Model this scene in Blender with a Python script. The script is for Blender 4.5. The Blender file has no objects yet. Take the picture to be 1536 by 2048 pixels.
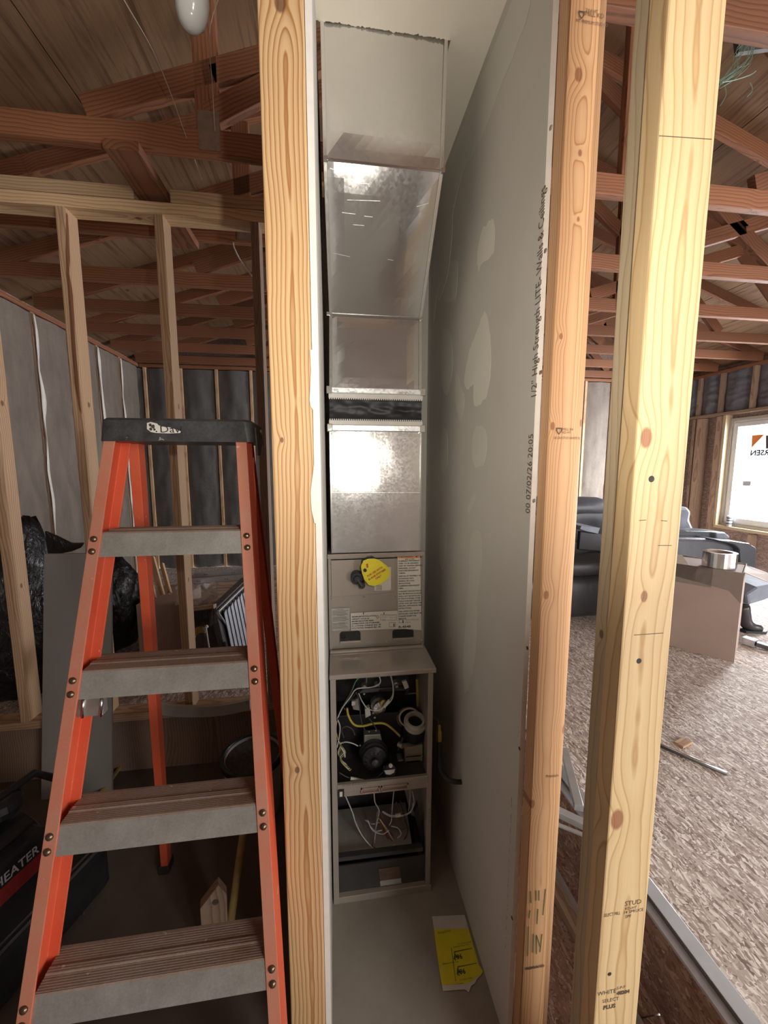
import bpy, bmesh, math, random
from mathutils import Vector, Matrix, noise
random.seed(7)
SC = bpy.context.scene
COL = SC.collection
V = Vector

# ---------------------------------------------------------------- camera
FPX, EYE = 769.0, 1.6
PITCH = math.atan(90 / FPX)
YAW = math.atan(103 * math.cos(PITCH) / FPX)
cam = bpy.data.cameras.new('camera')
cam.sensor_fit = 'VERTICAL'
cam.sensor_height = 36.0
cam.lens = 36.0 * FPX / 2048.0
cam.clip_start = 0.02
camo = bpy.data.objects.new('camera', cam)
COL.objects.link(camo)
camo.location = (0, 0, EYE)
camo.rotation_euler = (math.radians(90) - PITCH, 0, -YAW)
SC.camera = camo
# ---------------------------------------------------------------- world: overcast daylight outside the house
world = bpy.data.worlds.new('overcast_sky')
SC.world = world
world.use_nodes = True
bg = world.node_tree.nodes['Background']
bg.inputs[0].default_value = (0.93, 0.96, 1.0, 1)
bg.inputs[1].default_value = 3.2
# phone torch beside the lens
fl = bpy.data.lights.new('phone_torch', 'SPOT')
fl.energy = 30
fl.color = (1.0, 0.93, 0.82)
fl.spot_size = math.radians(112)
fl.spot_blend = 1.0
fl.shadow_soft_size = 0.012
flo = bpy.data.objects.new('phone_torch', fl)
COL.objects.link(flo)
flo.location = (0.14, 0.02, 1.67)
flo.rotation_euler = (math.radians(107), 0, -YAW + 0.05)
def daylight(name, loc, size, rot, energy, color=(1.0, 0.965, 0.96)):  # rectangular lamp, for the window and for added fills
    l = bpy.data.lights.new(name, 'AREA')
    l.shape = 'RECTANGLE'; l.size, l.size_y = size
    l.energy = energy; l.color = color
    o = bpy.data.objects.new(name, l); COL.objects.link(o)
    o.location = loc; o.rotation_euler = rot
    return o
H90 = math.radians(90)
daylight('daylight_window', (5.25, 3.3, 1.7), (1.5, 1.25), (0, H90 - .25, 0), 480)
daylight('fill_right_side', (5.25, -0.4, 1.5), (2.2, 2.0), (0, H90, 0), 120)  # added fill at an unseen opening in the right wall
daylight('fill_behind_camera', (2.5, -2.7, 1.75), (1.5, 1.5), (H90, 0, 0), 110, (1.0, 0.95, 0.87))  # added warm fill behind the camera, brightens studs and closet
# ---------------------------------------------------------------- exposure
SC.view_settings.view_transform = 'Standard'
SC.view_settings.look = 'None'
SC.view_settings.gamma = 1.0
SC.view_settings.use_curve_mapping = False
SC.view_settings.exposure = 0.08

# ---------------------------------------------------------------- helpers
_F = V((math.sin(YAW) * math.cos(PITCH), math.cos(YAW) * math.cos(PITCH), -math.sin(PITCH)))
_R = V((math.cos(YAW), -math.sin(YAW), 0))
_U = _R.cross(_F)
def at(x, y, ax, v):
    """the point where the sight line through a photo pixel meets the real plane ax = v"""
    d = _F + _R * ((x - 768) / FPX) - _U * ((y - 1024) / FPX)
    k = 'XYZ'.index(ax)
    c = V((0, 0, EYE))
    return c + d * ((v - c[k]) / d[k])

WM = {}
def _place(o, M, parent):
    if parent is not None:
        o.parent = parent
        o.matrix_basis = WM[parent.name].inverted() @ M
    else:
        o.matrix_basis = M
    COL.objects.link(o)
    WM[o.name] = M
    return o
def empty(name, loc, label=None, cat=None, parent=None, group=None, kind=None):
    o = bpy.data.objects.new(name, None)
    o.empty_display_size = 0.05
    _place(o, Matrix.Translation(V(loc)), parent)
    return tag(o, label, cat, group, kind)
def tag(o, label=None, cat=None, group=None, kind=None):
    if label: o['label'] = label
    if cat: o['category'] = cat
    if group: o['group'] = group
    if kind: o['kind'] = kind
    return o

class MB:
    def __init__(s): s.v = []; s.f = []; s.m = []
    def add(s, vs, fs, mi=0):
        n = len(s.v); s.v += [V(p) for p in vs]
        s.f += [tuple(i + n for i in f) for f in fs]; s.m += [mi] * len(fs)
        return s
    def box(s, lo, hi, mi=0):
        x0, y0, z0 = lo; x1, y1, z1 = hi
        return s.add([(x0,y0,z0),(x1,y0,z0),(x1,y1,z0),(x0,y1,z0),(x0,y0,z1),(x1,y0,z1),(x1,y1,z1),(x0,y1,z1)],
                     [(0,3,2,1),(4,5,6,7),(0,1,5,4),(1,2,6,5),(2,3,7,6),(3,0,4,7)], mi)
    def obox(s, M, size, mi=0):
        a, b, c = [q / 2 for q in size]
        t = MB().box((-a,-b,-c), (a,b,c))
        return s.add([M @ p for p in t.v], t.f, mi)
    def prism(s, pts, dirv, mi=0):
        """polygon pts (3D, planar) pushed along dirv"""
        n = len(pts); d = V(dirv)
        P = [V(p) for p in pts]
        nm = V((0,0,0))
        for i in range(n):
            nm += P[i].cross(P[(i+1) % n])
        if nm.dot(d) > 0: P = P[::-1]
        vs = P + [p + d for p in P]
        fs = [tuple(range(n)), tuple(range(2*n-1, n-1, -1))] + [(i, i+n, (i+1) % n + n, (i+1) % n)  for i in range(n)]
        return s.add(vs, fs, mi)
    def tube(s, path, r, n=8, mi=0, caps=True, closed=False):
        P = [V(p) for p in path]; rs = r if isinstance(r, (list, tuple)) else [r] * len(P)
        vs = []; up = None
        for i, p in enumerate(P):
            if closed: t = P[(i+1) % len(P)] - P[i-1]
            else: t = P[min(i+1, len(P)-1)] - P[max(i-1, 0)]
            t.normalize()
            if up is None:
                up = V((0,0,1)) if abs(t.z) < .9 else V((1,0,0))
            u = (up - t * up.dot(t)).normalized(); w = t.cross(u); up = u
            for k in range(n):
                a = 2 * math.pi * k / n
                vs.append(p + (u * math.cos(a) + w * math.sin(a)) * rs[i])
        fs = []
        m = len(P)
        for i in range(m if closed else m - 1):
            j = (i+1) % m
            for k in range(n):
                l = (k+1) % n
                fs.append((i*n+k, i*n+l, j*n+l, j*n+k))
        if caps and not closed:
            fs.append(tuple(range(n-1, -1, -1))); fs.append(tuple((m-1)*n + k for k in range(n)))
        return s.add(vs, fs, mi)
    def lathe(s, prof, c, axis=(0,0,1), n=24, mi=0, caps=True):
        """prof: list of (radius, height) along axis from c"""
        a = V(axis).normalized(); u = V((1,0,0)) if abs(a.x) < .9 else V((0,1,0))
        u = (u - a * u.dot(a)).normalized(); w = a.cross(u); c = V(c)
        vs = []
        for r, h in prof:
            for k in range(n):
                t = 2 * math.pi * k / n
                vs.append(c + a * h + (u * math.cos(t) + w * math.sin(t)) * max(r, 1e-5))
        fs = []
        for i in range(len(prof) - 1):
            for k in range(n):
                l = (k+1) % n
                fs.append((i*n+k, i*n+l, (i+1)*n+l, (i+1)*n+k))
        if prof[0] == prof[-1]: caps = False
        if caps and prof[0][0] > 1e-4: fs.append(tuple(range(n-1, -1, -1)))
        if caps and prof[-1][0] > 1e-4: fs.append(tuple((len(prof)-1)*n + k for k in range(n)))
        return s.add(vs, fs, mi)
    def grid(s, fn, nu, nv, mi=0, thick=None):
        vs = [fn(i / nu, j / nv) for j in range(nv+1) for i in range(nu+1)]
        w = nu + 1
        fs = [(j*w+i, j*w+i+1, (j+1)*w+i+1, (j+1)*w+i) for j in range(nv) for i in range(nu)]
        return s.add(vs, fs, mi)
    def build(s, name, mats, parent=None, label=None, cat=None, group=None, kind=None, smooth=False,
              bevel=0, frame=None, solid=0, sub=0):
        """frame: world Matrix in which the vertices are given; without it, world coordinates"""
        if frame is None:
            lo = V([min(p[i] for p in s.v) for i in range(3)]); hi = V([max(p[i] for p in s.v) for i in range(3)])
            c = (lo + hi) / 2
            if parent is None: c.z = lo.z
            frame = Matrix.Translation(c); vs = [p - c for p in s.v]
        else: vs = s.v
        me = bpy.data.meshes.new(name)
        me.from_pydata([tuple(p) for p in vs], [], s.f)
        if not isinstance(mats, (list, tuple)): mats = [mats]
        for m in mats: me.materials.append(m)
        if len(mats) > 1: me.polygons.foreach_set('material_index', s.m)
        me.validate(); me.update()
        if smooth: me.shade_smooth()
        o = bpy.data.objects.new(name, me)
        _place(o, frame, parent)
        if solid:
            md = o.modifiers.new('thickness', 'SOLIDIFY'); md.thickness = solid; md.offset = 0
        if bevel:
            md = o.modifiers.new('edges', 'BEVEL'); md.width = bevel; md.segments = 2; md.limit_method = 'ANGLE'
        if sub:
            md = o.modifiers.new('smooth', 'SUBSURF'); md.levels = sub; md.render_levels = sub
        return tag(o, label, cat, group, kind)

def frame_z(p0, p1, up):
    p0, p1 = V(p0), V(p1); z = (p1 - p0).normalized(); y = V(up); y = (y - z * y.dot(z)).normalized(); x = y.cross(z)
    M = Matrix((x, y, z)).transposed().to_4x4(); M.translation = (p0 + p1) / 2
    return M
def timber(name, p0, p1, w, d, up, m, parent=None, rad=.003, **kw):
    """a board: w across (local x), d deep (local y, towards up), length along local z, edges eased"""
    M = frame_z(p0, p1, up); L = (V(p1) - V(p0)).length
    pr = []
    rr = rad if isinstance(rad, (list, tuple)) else [rad] * 4
    for (sx, sy, a0), r in zip(((1,-1,-90),(1,1,0),(-1,1,90),(-1,-1,180)), rr):
        ns = 2 if r < .006 else 6
        for k in range(ns + 1):
            a = math.radians(a0 + 90 * k / ns)
            pr.append((sx*(w/2-r) + math.cos(a)*r, sy*(d/2-r) + math.sin(a)*r))
    n = len(pr); b = MB()
    b.add([(x, y, -L/2) for x, y in pr] + [(x, y, L/2) for x, y in pr],
          [tuple(range(n-1,-1,-1)), tuple(range(n, 2*n))] + [(i, (i+1) % n, (i+1) % n + n, i+n) for i in range(n)])
    o = b.build(name, m, parent, frame=M, **kw)
    if max(rr) > .006:
        o.data.shade_smooth(); 
        for f in o.data.polygons:
            f.use_smooth = len(f.vertices) == 4 and f.area < .03 * L
    return o
def crom(pts, n=8):
    P = [V(p) for p in pts]; out = []
    Q = [P[0]*2 - P[1]] + P + [P[-1]*2 - P[-2]]
    for i in range(1, len(Q) - 2):
        a, b, c, d = Q[i-1:i+3]
        for k in range(n):
            t = k / n
            out.append(0.5*((2*b) + (c-a)*t + (2*a-5*b+4*c-d)*t*t + (3*b-a-3*c+d)*t**3))
    out.append(P[-1]); return out

def lettering(s, size, origin, xd, yd, m, parent, name='lettering', align='LEFT', width=None, bold=0, spacing=1.0, proud=.0004, **kw):
    cu = bpy.data.curves.new('t', 'FONT'); cu.body = s; cu.size = size; cu.align_x = align
    cu.resolution_u = 2; cu.offset = bold; cu.space_line = spacing
    to = bpy.data.objects.new('t', cu); COL.objects.link(to)
    dg = bpy.context.evaluated_depsgraph_get(); dg.update()
    me = bpy.data.meshes.new_from_object(to.evaluated_get(dg))
    COL.objects.unlink(to); bpy.data.objects.remove(to)
    xs = [v.co.x for v in me.vertices]
    k = 1.0
    if width and xs: k = width / (max(xs) - min(xs))
    x = V(xd).normalized(); y = V(yd).normalized(); nrm = x.cross(y)
    M = Matrix((x, y, nrm)).transposed().to_4x4(); M.translation = V(origin) + nrm.normalized() * proud
    for v in me.vertices: v.co.x *= k
    me.materials.clear(); me.materials.append(m)
    o = bpy.data.objects.new(name, me)
    _place(o, M, parent)
    return tag(o, **kw) if kw else o

# ---------------------------------------------------------------- materials
class T:
    def __init__(s, name):
        s.mat = bpy.data.materials.new(name); s.mat.use_nodes = True
        s.t = s.mat.node_tree; s.b = s.t.nodes['Principled BSDF']
    def n(s, ty, ins=None, **pr):
        nd = s.t.nodes.new(ty)
        for k, v in pr.items(): setattr(nd, k, v)
        for k, v in (ins or {}).items():
            if isinstance(v, bpy.types.NodeSocket): s.t.links.new(v, nd.inputs[k])
            else: nd.inputs[k].default_value = v
        return nd
    def m(s, op, a, b=0.0, c=0.0, clamp=False):
        nd = s.n('ShaderNodeMath', {0: a, 1: b, 2: c}, operation=op); nd.use_clamp = clamp
        return nd.outputs[0]
    def mix(s, f, a, b, bt='MIX'):
        nd = s.n('ShaderNodeMix', {0: f, 6: a, 7: b}, data_type='RGBA', blend_type=bt)
        return nd.outputs[2]
    def co(s): return s.n('ShaderNodeTexCoord').outputs['Object']
    def map(s, vec, scale=(1,1,1), rot=(0,0,0), loc=(0,0,0)):
        return s.n('ShaderNodeMapping', {'Vector': vec, 'Scale': scale, 'Rotation': rot, 'Location': loc}).outputs[0]
    def noise(s, vec, scale, detail=3, rough=.55, dist=0):
        return s.n('ShaderNodeTexNoise', {'Vector': vec, 'Scale': scale, 'Detail': detail, 'Roughness': rough, 'Distortion': dist}).outputs[0]
    def ramp(s, f, stops, interp='LINEAR'):
        nd = s.n('ShaderNodeValToRGB', {0: f}); cr = nd.color_ramp; cr.interpolation = interp
        while len(cr.elements) < len(stops): cr.elements.new(.5)
        for e, (p, c) in zip(cr.elements, stops):
            e.position = p; e.color = (c[0], c[1], c[2], 1) if hasattr(c, '__len__') else (c, c, c, 1)
        return nd.outputs[0]
    def set(s, **k):
        names = dict(color='Base Color', rough='Roughness', metal='Metallic', normal='Normal', trans='Transmission Weight', ior='IOR', coat='Coat Weight', alpha='Alpha', sheen='Sheen Weight', spec='Specular IOR Level')
        for a, v in k.items():
            i = s.b.inputs[names[a]]
            if isinstance(v, bpy.types.NodeSocket): s.t.links.new(v, i)
            else: i.default_value = (*v, 1) if hasattr(v, '__len__') and len(v) == 3 else v
        return s.mat
    def bump(s, h, strength=.3, dist=.001):
        return s.n('ShaderNodeBump', {'Height': h, 'Strength': strength, 'Distance': dist}).outputs[0]
def c4(c): return (c[0], c[1], c[2], 1)
def plain(name, col, rough=.6, metal=0., var=.12, scale=30, bump=0., bscale=200, **k):
    t = T(name); v = t.co()
    n = t.noise(v, scale, 4)
    lo = tuple(x * (1 - var) for x in col); hi = tuple(min(1, x * (1 + var)) for x in col)
    c = t.ramp(n, [(.3, lo), (.7, hi)])
    if bump: t.set(normal=t.bump(t.noise(v, bscale, 2), bump))
    return t.set(color=c, rough=rough, metal=metal, **k)
def wood(name, light, dark, ring=.006, cx=.0, cy=.06, wob=.02, tilt=0., knots=(), rough=.62, sharp=.55, tone=.12,
         rand=False, knotcol=(.16, .06, .025), stain=None, fine=.25, zs=1.0, kside=0):
    t = T(name); v = t.co(); s = t.n('ShaderNodeSeparateXYZ', {0: v}); x, y, z = s.outputs
    rnd = t.n('ShaderNodeObjectInfo').outputs['Random'] if rand else None
    vz = t.map(v, (3, 3, .8 * zs))
    if rand:
        off = t.n('ShaderNodeCombineXYZ', {0: t.m('MULTIPLY', rnd, 37.), 1: 0., 2: t.m('MULTIPLY', rnd, 91.)}).outputs[0]
        vz = t.n('ShaderNodeVectorMath', {0: vz, 1: off}, operation='ADD').outputs[0]
    n1 = t.noise(vz, 1.3, 2, .5)
    n2 = t.noise(t.map(vz, (1, 1, 3), loc=(5, 3, 1)), 1.6, 3, .5)
    X = t.m('ADD', x, t.m('MULTIPLY', t.m('SUBTRACT', n1, .5), wob * 5))
    X = t.m('ADD', X, -cx)
    if tilt: X = t.m('ADD', X, t.m('MULTIPLY', z, tilt))
    Y = t.m('ADD', y, cy)
    r = t.m('SQRT', t.m('ADD', t.m('MULTIPLY', X, X), t.m('MULTIPLY', Y, Y)))
    r = t.m('ADD', r, t.m('MULTIPLY', t.m('SUBTRACT', n2, .5), wob * 1.2))
    km = None
    for (kx, kz, kr) in knots:
        dx = t.m('SUBTRACT', x, kx); dz = t.m('MULTIPLY', t.m('SUBTRACT', z, kz), .62)
        if kside: dx = t.m('SUBTRACT', y if kside == 2 else x, kx)
        d = t.m('SQRT', t.m('ADD', t.m('MULTIPLY', dx, dx), t.m('MULTIPLY', dz, dz)))
        g = t.m('MULTIPLY', t.m('POWER', 2.718, t.m('MULTIPLY', t.m('MULTIPLY', d, d), -1 / (2.6 * kr) ** 2)), kr * 1.5)
        r = t.m('ADD', r, g)
        k = t.m('MULTIPLY', t.m('SUBTRACT', kr * 1.05, d), 1 / (kr * .3), clamp=True)
        km = k if km is None else t.m('MAXIMUM', km, k)
    fr = t.m('FRACT', t.m('DIVIDE', r, ring))
    g = t.ramp(fr, [(0, 0), (.25, .05), (sharp, .3), (.88, 1), (1, 0)])
    fg = t.noise(t.map(v, (260, 260, 6)), 1., 3)
    tn = t.noise(t.map(v, (4, 4, .9)), 1.4, 2)
    c = t.mix(g, c4(light), c4(dark))
    c = t.mix(t.m('MULTIPLY', t.m('SUBTRACT', fg, .35), fine, clamp=True), c, c4(tuple(q * .55 for q in dark)))
    c = t.mix(t.m('MULTIPLY', t.m('SUBTRACT', tn, .4), tone * 4, clamp=True), c, c4(tuple(q * .8 for q in dark)), 'MIX')
    if stain:
        c = t.mix(t.m('MULTIPLY', t.noise(t.map(v, (8, 8, 3)), 2., 4), stain[1]), c, c4(stain[0]))
    if km is not None:
        kr_ = t.m('FRACT', t.m('DIVIDE', d, .0036)) if len(knots) == 1 else t.m('FRACT', t.m('DIVIDE', r, .0032))
        c = t.mix(t.m('MULTIPLY', km, .8), c, t.mix(kr_, c4(knotcol), c4(tuple(q * .5 for q in knotcol))))
    if rand:
        c = t.n('ShaderNodeHueSaturation', {'Value': t.m('ADD', .78, t.m('MULTIPLY', rnd, .4)), 'Color': c}).outputs[0]
    return t.set(color=c, rough=rough, normal=t.bump(t.m('ADD', g, fg), .12, .0006))

M = {}
# object space of an upright board: x across the face seen, y into the board, z along it
M['pine_bold'] = wood('pine_bold_grain', (.66, .45, .235), (.36, .155, .045), ring=.0085, cx=.006, cy=.026, wob=.012, sharp=.6,
                      knots=[(-.010, -.495, .006), (-.001, 1.085, .012), (-.022, .272, .004)], tone=.10)
M['pine_fine'] = wood('pine_fine_grain', (.66, .40, .21), (.42, .185, .07), ring=.0050, cx=-.006, cy=.04, wob=.009, sharp=.7,
                      knots=[(-.018, .989, .009), (-.006, .849, .0045), (-.002, .725, .0035), (-.027, .492, .0045), (-.036, .304, .006), (.034, .312, .006), (-.031, -.078, .007), (.038, -.422, .009), (-.04, -.609, .008)], knotcol=(.35, .13, .05))
M['pine_pale'] = wood('pine_pale_grain', (.76, .565, .31), (.54, .33, .14), ring=.013, cx=.004, cy=.03, wob=.018, sharp=.75,
                      knots=[(-.030, .257, .0115), (-.011, -.009, .007), (-.030, -.429, .014)], knotcol=(.36, .11, .04), tone=.05)
M['pine_pale2'] = wood('pine_pale_rear', (.55, .44, .29), (.40, .29, .17), ring=.011, cx=.01, cy=.05, wob=.02, sharp=.75, tone=.08, knots=[(.0, -.1, .006)], kside=2)
M['stud'] = wood('framing_pine', (.62, .42, .26), (.38, .20, .10), ring=.010, cy=.05, wob=.02, rand=True, tone=.14,
                 knots=[(.008, .35, .009), (.0, -.5, .008)], fine=.3, kside=2)
M['old_stud'] = wood('weathered_framing', (.42, .30, .22), (.26, .16, .11), ring=.012, cy=.05, wob=.03, rand=True, tone=.2)
M['truss'] = wood('truss_lumber', (.28, .115, .055), (.15, .058, .028), ring=.014, cy=.06, wob=.03, rand=True, tone=.16,
                  knots=[(.0, .7, .010), (.01, -.4, .008), (-.01, -1.1, .009), (.01, 1.5, .009)])
M['plate'] = wood('plate_lumber', (.70, .50, .30), (.48, .29, .15), ring=.011, cy=.05, wob=.02, rand=True, tone=.1, knots=[(.0, .32, .010)])

def osb(name, cols, rough=.75):
    t = T(name); v = t.co(); out = None
    dn = t.n('ShaderNodeTexNoise', {'Vector': v, 'Scale': 9., 'Detail': 2.}).outputs[1]
    v = t.n('ShaderNodeMix', {0: .035, 4: v, 5: dn}, data_type='VECTOR').outputs[1]
    cs = []
    for rot, loc in ((.5, 0), (1.75, 3), (2.7, 7)):
        q = t.map(v, (125, 28, 70), (0, 0, rot), (loc, loc, loc))
        cs.append(t.n('ShaderNodeTexVoronoi', {'Vector': q, 'Scale': 1.}, feature='F1').outputs['Color'])
    sel = t.noise(v, 60, 1)
    a = t.mix(t.m('GREATER_THAN', sel, .47), cs[0], cs[1])
    a = t.mix(t.m('GREATER_THAN', sel, .56), a, cs[2])
    g = t.n('ShaderNodeSeparateColor', {0: a}).outputs[0]
    c = t.ramp(g, cols)
    c = t.mix(t.m('MULTIPLY', t.noise(v, 1.5, 3), .35), c, c4(cols[1][1]))
    return t.set(color=c, rough=rough, normal=t.bump(g, .25, .001))
M['osb'] = osb('osb_subfloor', [(0, (.16, .10, .08)), (.25, (.36, .28, .24)), (.65, (.53, .46, .41)), (.92, (.88, .83, .77))])
M['osb_red'] = osb('osb_edge_reddish', [(0, (.14, .07, .05)), (.4, (.26, .15, .115)), (.8, (.35, .22, .17)), (1, (.52, .40, .33))])
M['sheath'] = osb('osb_wall_sheathing', [(0, (.16, .10, .08)), (.4, (.26, .18, .15)), (.8, (.33, .24, .20)), (1, (.42, .33, .28))])
def ply(name, a, b):
    t = T(name); v = t.co()
    st = t.noise(t.map(v, (26, 1.3, 26)), 1., 5, .65, .6)
    big = t.noise(v, 2.2, 3)
    c = t.ramp(st, [(.35, b), (.52, a), (.7, tuple(q * .8 for q in a))])
    kd = t.n('ShaderNodeTexVoronoi', {'Vector': t.map(v, (1, .7, 1)), 'Scale': 4.2}).outputs['Distance']
    c = t.mix(t.m('MULTIPLY', t.m('SUBTRACT', .075, kd), 30., clamp=True), c, (.06, .025, .015, 1))
    c = t.mix(t.m('MULTIPLY', big, .4), c, c4(b))
    return t.set(color=c, rough=.8)
M['ply'] = ply('roof_plywood', (.23, .13, .065), (.10, .048, .024))
def drywall(name, col, patch=0):
    t = T(name); v = t.co()
    n = t.noise(v, 3.0, 4); f = t.noise(v, 420, 2)
    c = t.ramp(n, [(.25, tuple(q * .93 for q in col)), (.75, tuple(q * 1.05 for q in col))])
    c = t.mix(t.m('MULTIPLY', f, .10), c, c4(tuple(q * .6 for q in col)))
    return t.set(color=c, rough=.85, normal=t.bump(f, .08, .0003))
M['gyp'] = drywall('drywall_grey_paper', (.58, .55, .49))
M['gypL'] = drywall('drywall_left_paper', (.56, .54, .50))
M['core'] = plain('gypsum_core', (.74, .71, .66), .9, var=.05)
M['mud'] = drywall('joint_compound', (.72, .69, .60))
M['mud_dim'] = drywall('joint_compound_thin', (.63, .61, .54))
M['mud_lit'] = drywall('ceiling_compound_lit', (.80, .74, .64))  # compound copy lightened so the colour carries the light on the ceiling
def galv(name, col=(.66, .67, .68), r0=.22, r1=.42, sp=22, bmp=.05, scr=.0, metal=.82):
    t = T(name); v = t.co()
    vo = t.n('ShaderNodeTexVoronoi', {'Vector': v, 'Scale': float(sp)}).outputs['Color']
    g = t.n('ShaderNodeSeparateColor', {0: vo}).outputs[0]
    n = t.noise(v, 6, 4)
    c = t.mix(t.m('MULTIPLY', g, .12), c4(col), c4(tuple(q * .78 for q in col)))
    c = t.mix(t.m('MULTIPLY', n, .3), c, c4(tuple(q * .8 for q in col)))
    if scr:
        sc = t.noise(t.map(v, (6, 6, 220)), 1., 2, .5)
        k = t.m('MULTIPLY', t.m('SUBTRACT', t.m('MULTIPLY', sc, t.noise(v, 9, 2)), .36), 12, clamp=True)
        c = t.mix(t.m('MULTIPLY', k, scr), c, (.9, .9, .9, 1))
    r = t.ramp(t.m('MULTIPLY', t.m('ADD', n, g), .5), [(.2, r0), (.8, r1)])
    b = t.noise(v, 55, 3)
    return t.set(color=c, rough=r, metal=metal, normal=t.bump(b, bmp, .002))
M['galv'] = galv('galvanized_sheet', (.62, .62, .61), .11, .15, 130, .012, scr=.05)
M['galv_smooth'] = galv('galvanized_sheet_smooth', (.74, .74, .72), .13, .19, 90, .02)
M['galv_plenum'] = galv('galvanized_plenum', (.78, .79, .78), .15, .22, 160, .07, metal=.72)
M['galv_bright'] = galv('galvanized_cleat', (.80, .81, .82), .25, .5, 160, .4)
M['alu'] = galv('brushed_aluminium', (.50, .48, .44), .42, .6, 60, .1)
M['chrome'] = plain('bright_steel', (.7, .7, .7), .22, 1.0, .05)
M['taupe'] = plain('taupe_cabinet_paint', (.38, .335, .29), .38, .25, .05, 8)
M['taupe_lit'] = plain('taupe_paint_lit', (.42, .37, .32), .24, .35, .05, 8)  # same cabinet paint, made lighter for ledges and rails that catch light
M['dark_in'] = plain('furnace_interior_steel', (.055, .055, .055), .5, .5, .3, 8)
M['dark_panel'] = plain('furnace_blower_panel', (.075, .072, .07), .45, .4, .2, 10)
M['black'] = plain('black_plastic', (.018, .018, .02), .42, 0, .2)
M['black_rubber'] = plain('black_rubber', (.022, .022, .025), .6, 0, .2)
M['flex'] = plain('black_coated_fabric', (.022, .022, .025), .5, 0, .3, 12, .1, 60)
M['white'] = plain('off_white_plastic', (.62, .60, .56), .5, 0, .05)
M['pvc'] = plain('cream_pvc', (.62, .55, .42), .45, 0, .08)
M['wire_white'] = plain('white_wire', (.55, .54, .52), .5)
M['wire_yellow'] = plain('yellow_gas_tube', (.50, .38, .06), .5)
M['wire_green'] = plain('green_wire', (.10, .26, .14), .5)
M['wire_red'] = plain('red_wire', (.36, .06, .05), .5)
M['wire_brown'] = plain('brown_wire', (.20, .10, .06), .5)
M['wire_blue'] = plain('blue_wire', (.05, .07, .25), .5)
M['brass'] = plain('brass_fitting', (.45, .33, .12), .35, .9)
M['paper'] = plain('label_paper', (.62, .58, .52), .7, 0, .05)
M['paper_grey'] = plain('grey_label_paper', (.42, .40, .37), .7, 0, .05)
M['orange'] = plain('orange_label_band', (.80, .24, .05), .7, 0, .05)
M['yellow'] = plain('yellow_label', (.72, .60, .02), .55, 0, .06)
M['ink'] = plain('black_ink', (.03, .028, .025), .7, 0, .05)
M['ink_brown'] = plain('faded_ink', (.13, .085, .06), .8, 0, .2)
M['ink_green'] = plain('green_marker', (.10, .15, .05), .8, 0, .2)
M['ink_red'] = plain('red_ink', (.42, .09, .04), .7)
def dusty(name, col, dust, amt, rough=.55, sc=9, scuff=True):
    t = T(name); v = t.co(); n = t.noise(v, sc, 5, .65); f = t.noise(v, 190, 3)
    k = t.m('MULTIPLY', t.m('SUBTRACT', t.m('ADD', n, t.m('MULTIPLY', f, .5)), .42), amt, clamp=True)
    c = t.mix(k, c4(col), c4(dust))
    if scuff:
        s2 = t.m('MULTIPLY', t.m('SUBTRACT', t.noise(v, 38, 3, .7), .68), 14, clamp=True)
        c = t.mix(t.m('MULTIPLY', s2, .5), c, (.75, .68, .6, 1))
    return t.set(color=c, rough=rough, normal=t.bump(f, .15, .0005))
M['frp'] = dusty('orange_fibreglass', (.62, .07, .022), (.62, .25, .15), .5)
M['frp_front'] = dusty('dusty_orange_fibreglass', (.55, .15, .08), (.46, .25, .18), 1.5)
M['cap'] = dusty('scuffed_black_ladder_cap', (.018, .018, .02), (.11, .11, .11), .9, .38, 30)
M['tread'] = dusty('dusty_aluminium_tread', (.33, .28, .24), (.21, .125, .085), 1.5, .6, 9)
M['step_face'] = dusty('worn_aluminium_step', (.43, .42, .39), (.20, .175, .15), 1.1, .42, 16)
M['step_face'].node_tree.nodes['Principled BSDF'].inputs['Metallic'].default_value = .35
M['rivet'] = plain('ladder_rivet', (.22, .16, .10), .35, .9, .3)
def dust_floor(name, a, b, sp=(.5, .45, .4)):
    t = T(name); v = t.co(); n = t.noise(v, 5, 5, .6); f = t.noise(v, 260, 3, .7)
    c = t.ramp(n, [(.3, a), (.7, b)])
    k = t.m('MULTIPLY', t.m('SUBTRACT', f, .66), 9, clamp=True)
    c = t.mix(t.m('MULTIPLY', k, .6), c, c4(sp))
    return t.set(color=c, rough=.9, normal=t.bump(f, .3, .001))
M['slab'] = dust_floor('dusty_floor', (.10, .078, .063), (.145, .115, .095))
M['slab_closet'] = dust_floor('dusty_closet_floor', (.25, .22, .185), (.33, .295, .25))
def batt(name, a, b):
    t = T(name); v = t.co(); n = t.noise(t.map(v, (5, 5, 1.6)), 2, 5, .6); w = t.noise(t.map(v, (4, 4, 9)), 2.4, 4, .6, .8)
    c = t.ramp(n, [(.3, a), (.7, b)])
    return t.set(color=c, rough=.75, normal=t.bump(w, .5, .01))
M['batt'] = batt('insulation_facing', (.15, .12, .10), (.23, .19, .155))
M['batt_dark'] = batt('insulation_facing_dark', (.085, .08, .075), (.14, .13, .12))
M['batt_blue'] = batt('insulation_facing_cool', (.11, .115, .14), (.17, .175, .205))
def bagmat():
    t = T('black_bin_liner'); v = t.co()
    n = t.noise(t.map(v, (9, 9, 5)), 2.2, 5, .6, 1.2)
    return t.set(color=(.006, .006, .008), rough=.22, normal=t.bump(n, .9, .02), spec=.6)
M['bag'] = bagmat()
def leather(name, col, rough=.38):
    t = T(name); v = t.co(); n = t.noise(v, 5, 4, .55, .7)
    return t.set(color=t.ramp(n, [(.3, tuple(q*.8 for q in col)), (.7, tuple(q*1.2 for q in col))]), rough=rough, normal=t.bump(n, .35, .012))
M['leather'] = leather('charcoal_leather', (.075, .078, .09))
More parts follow.
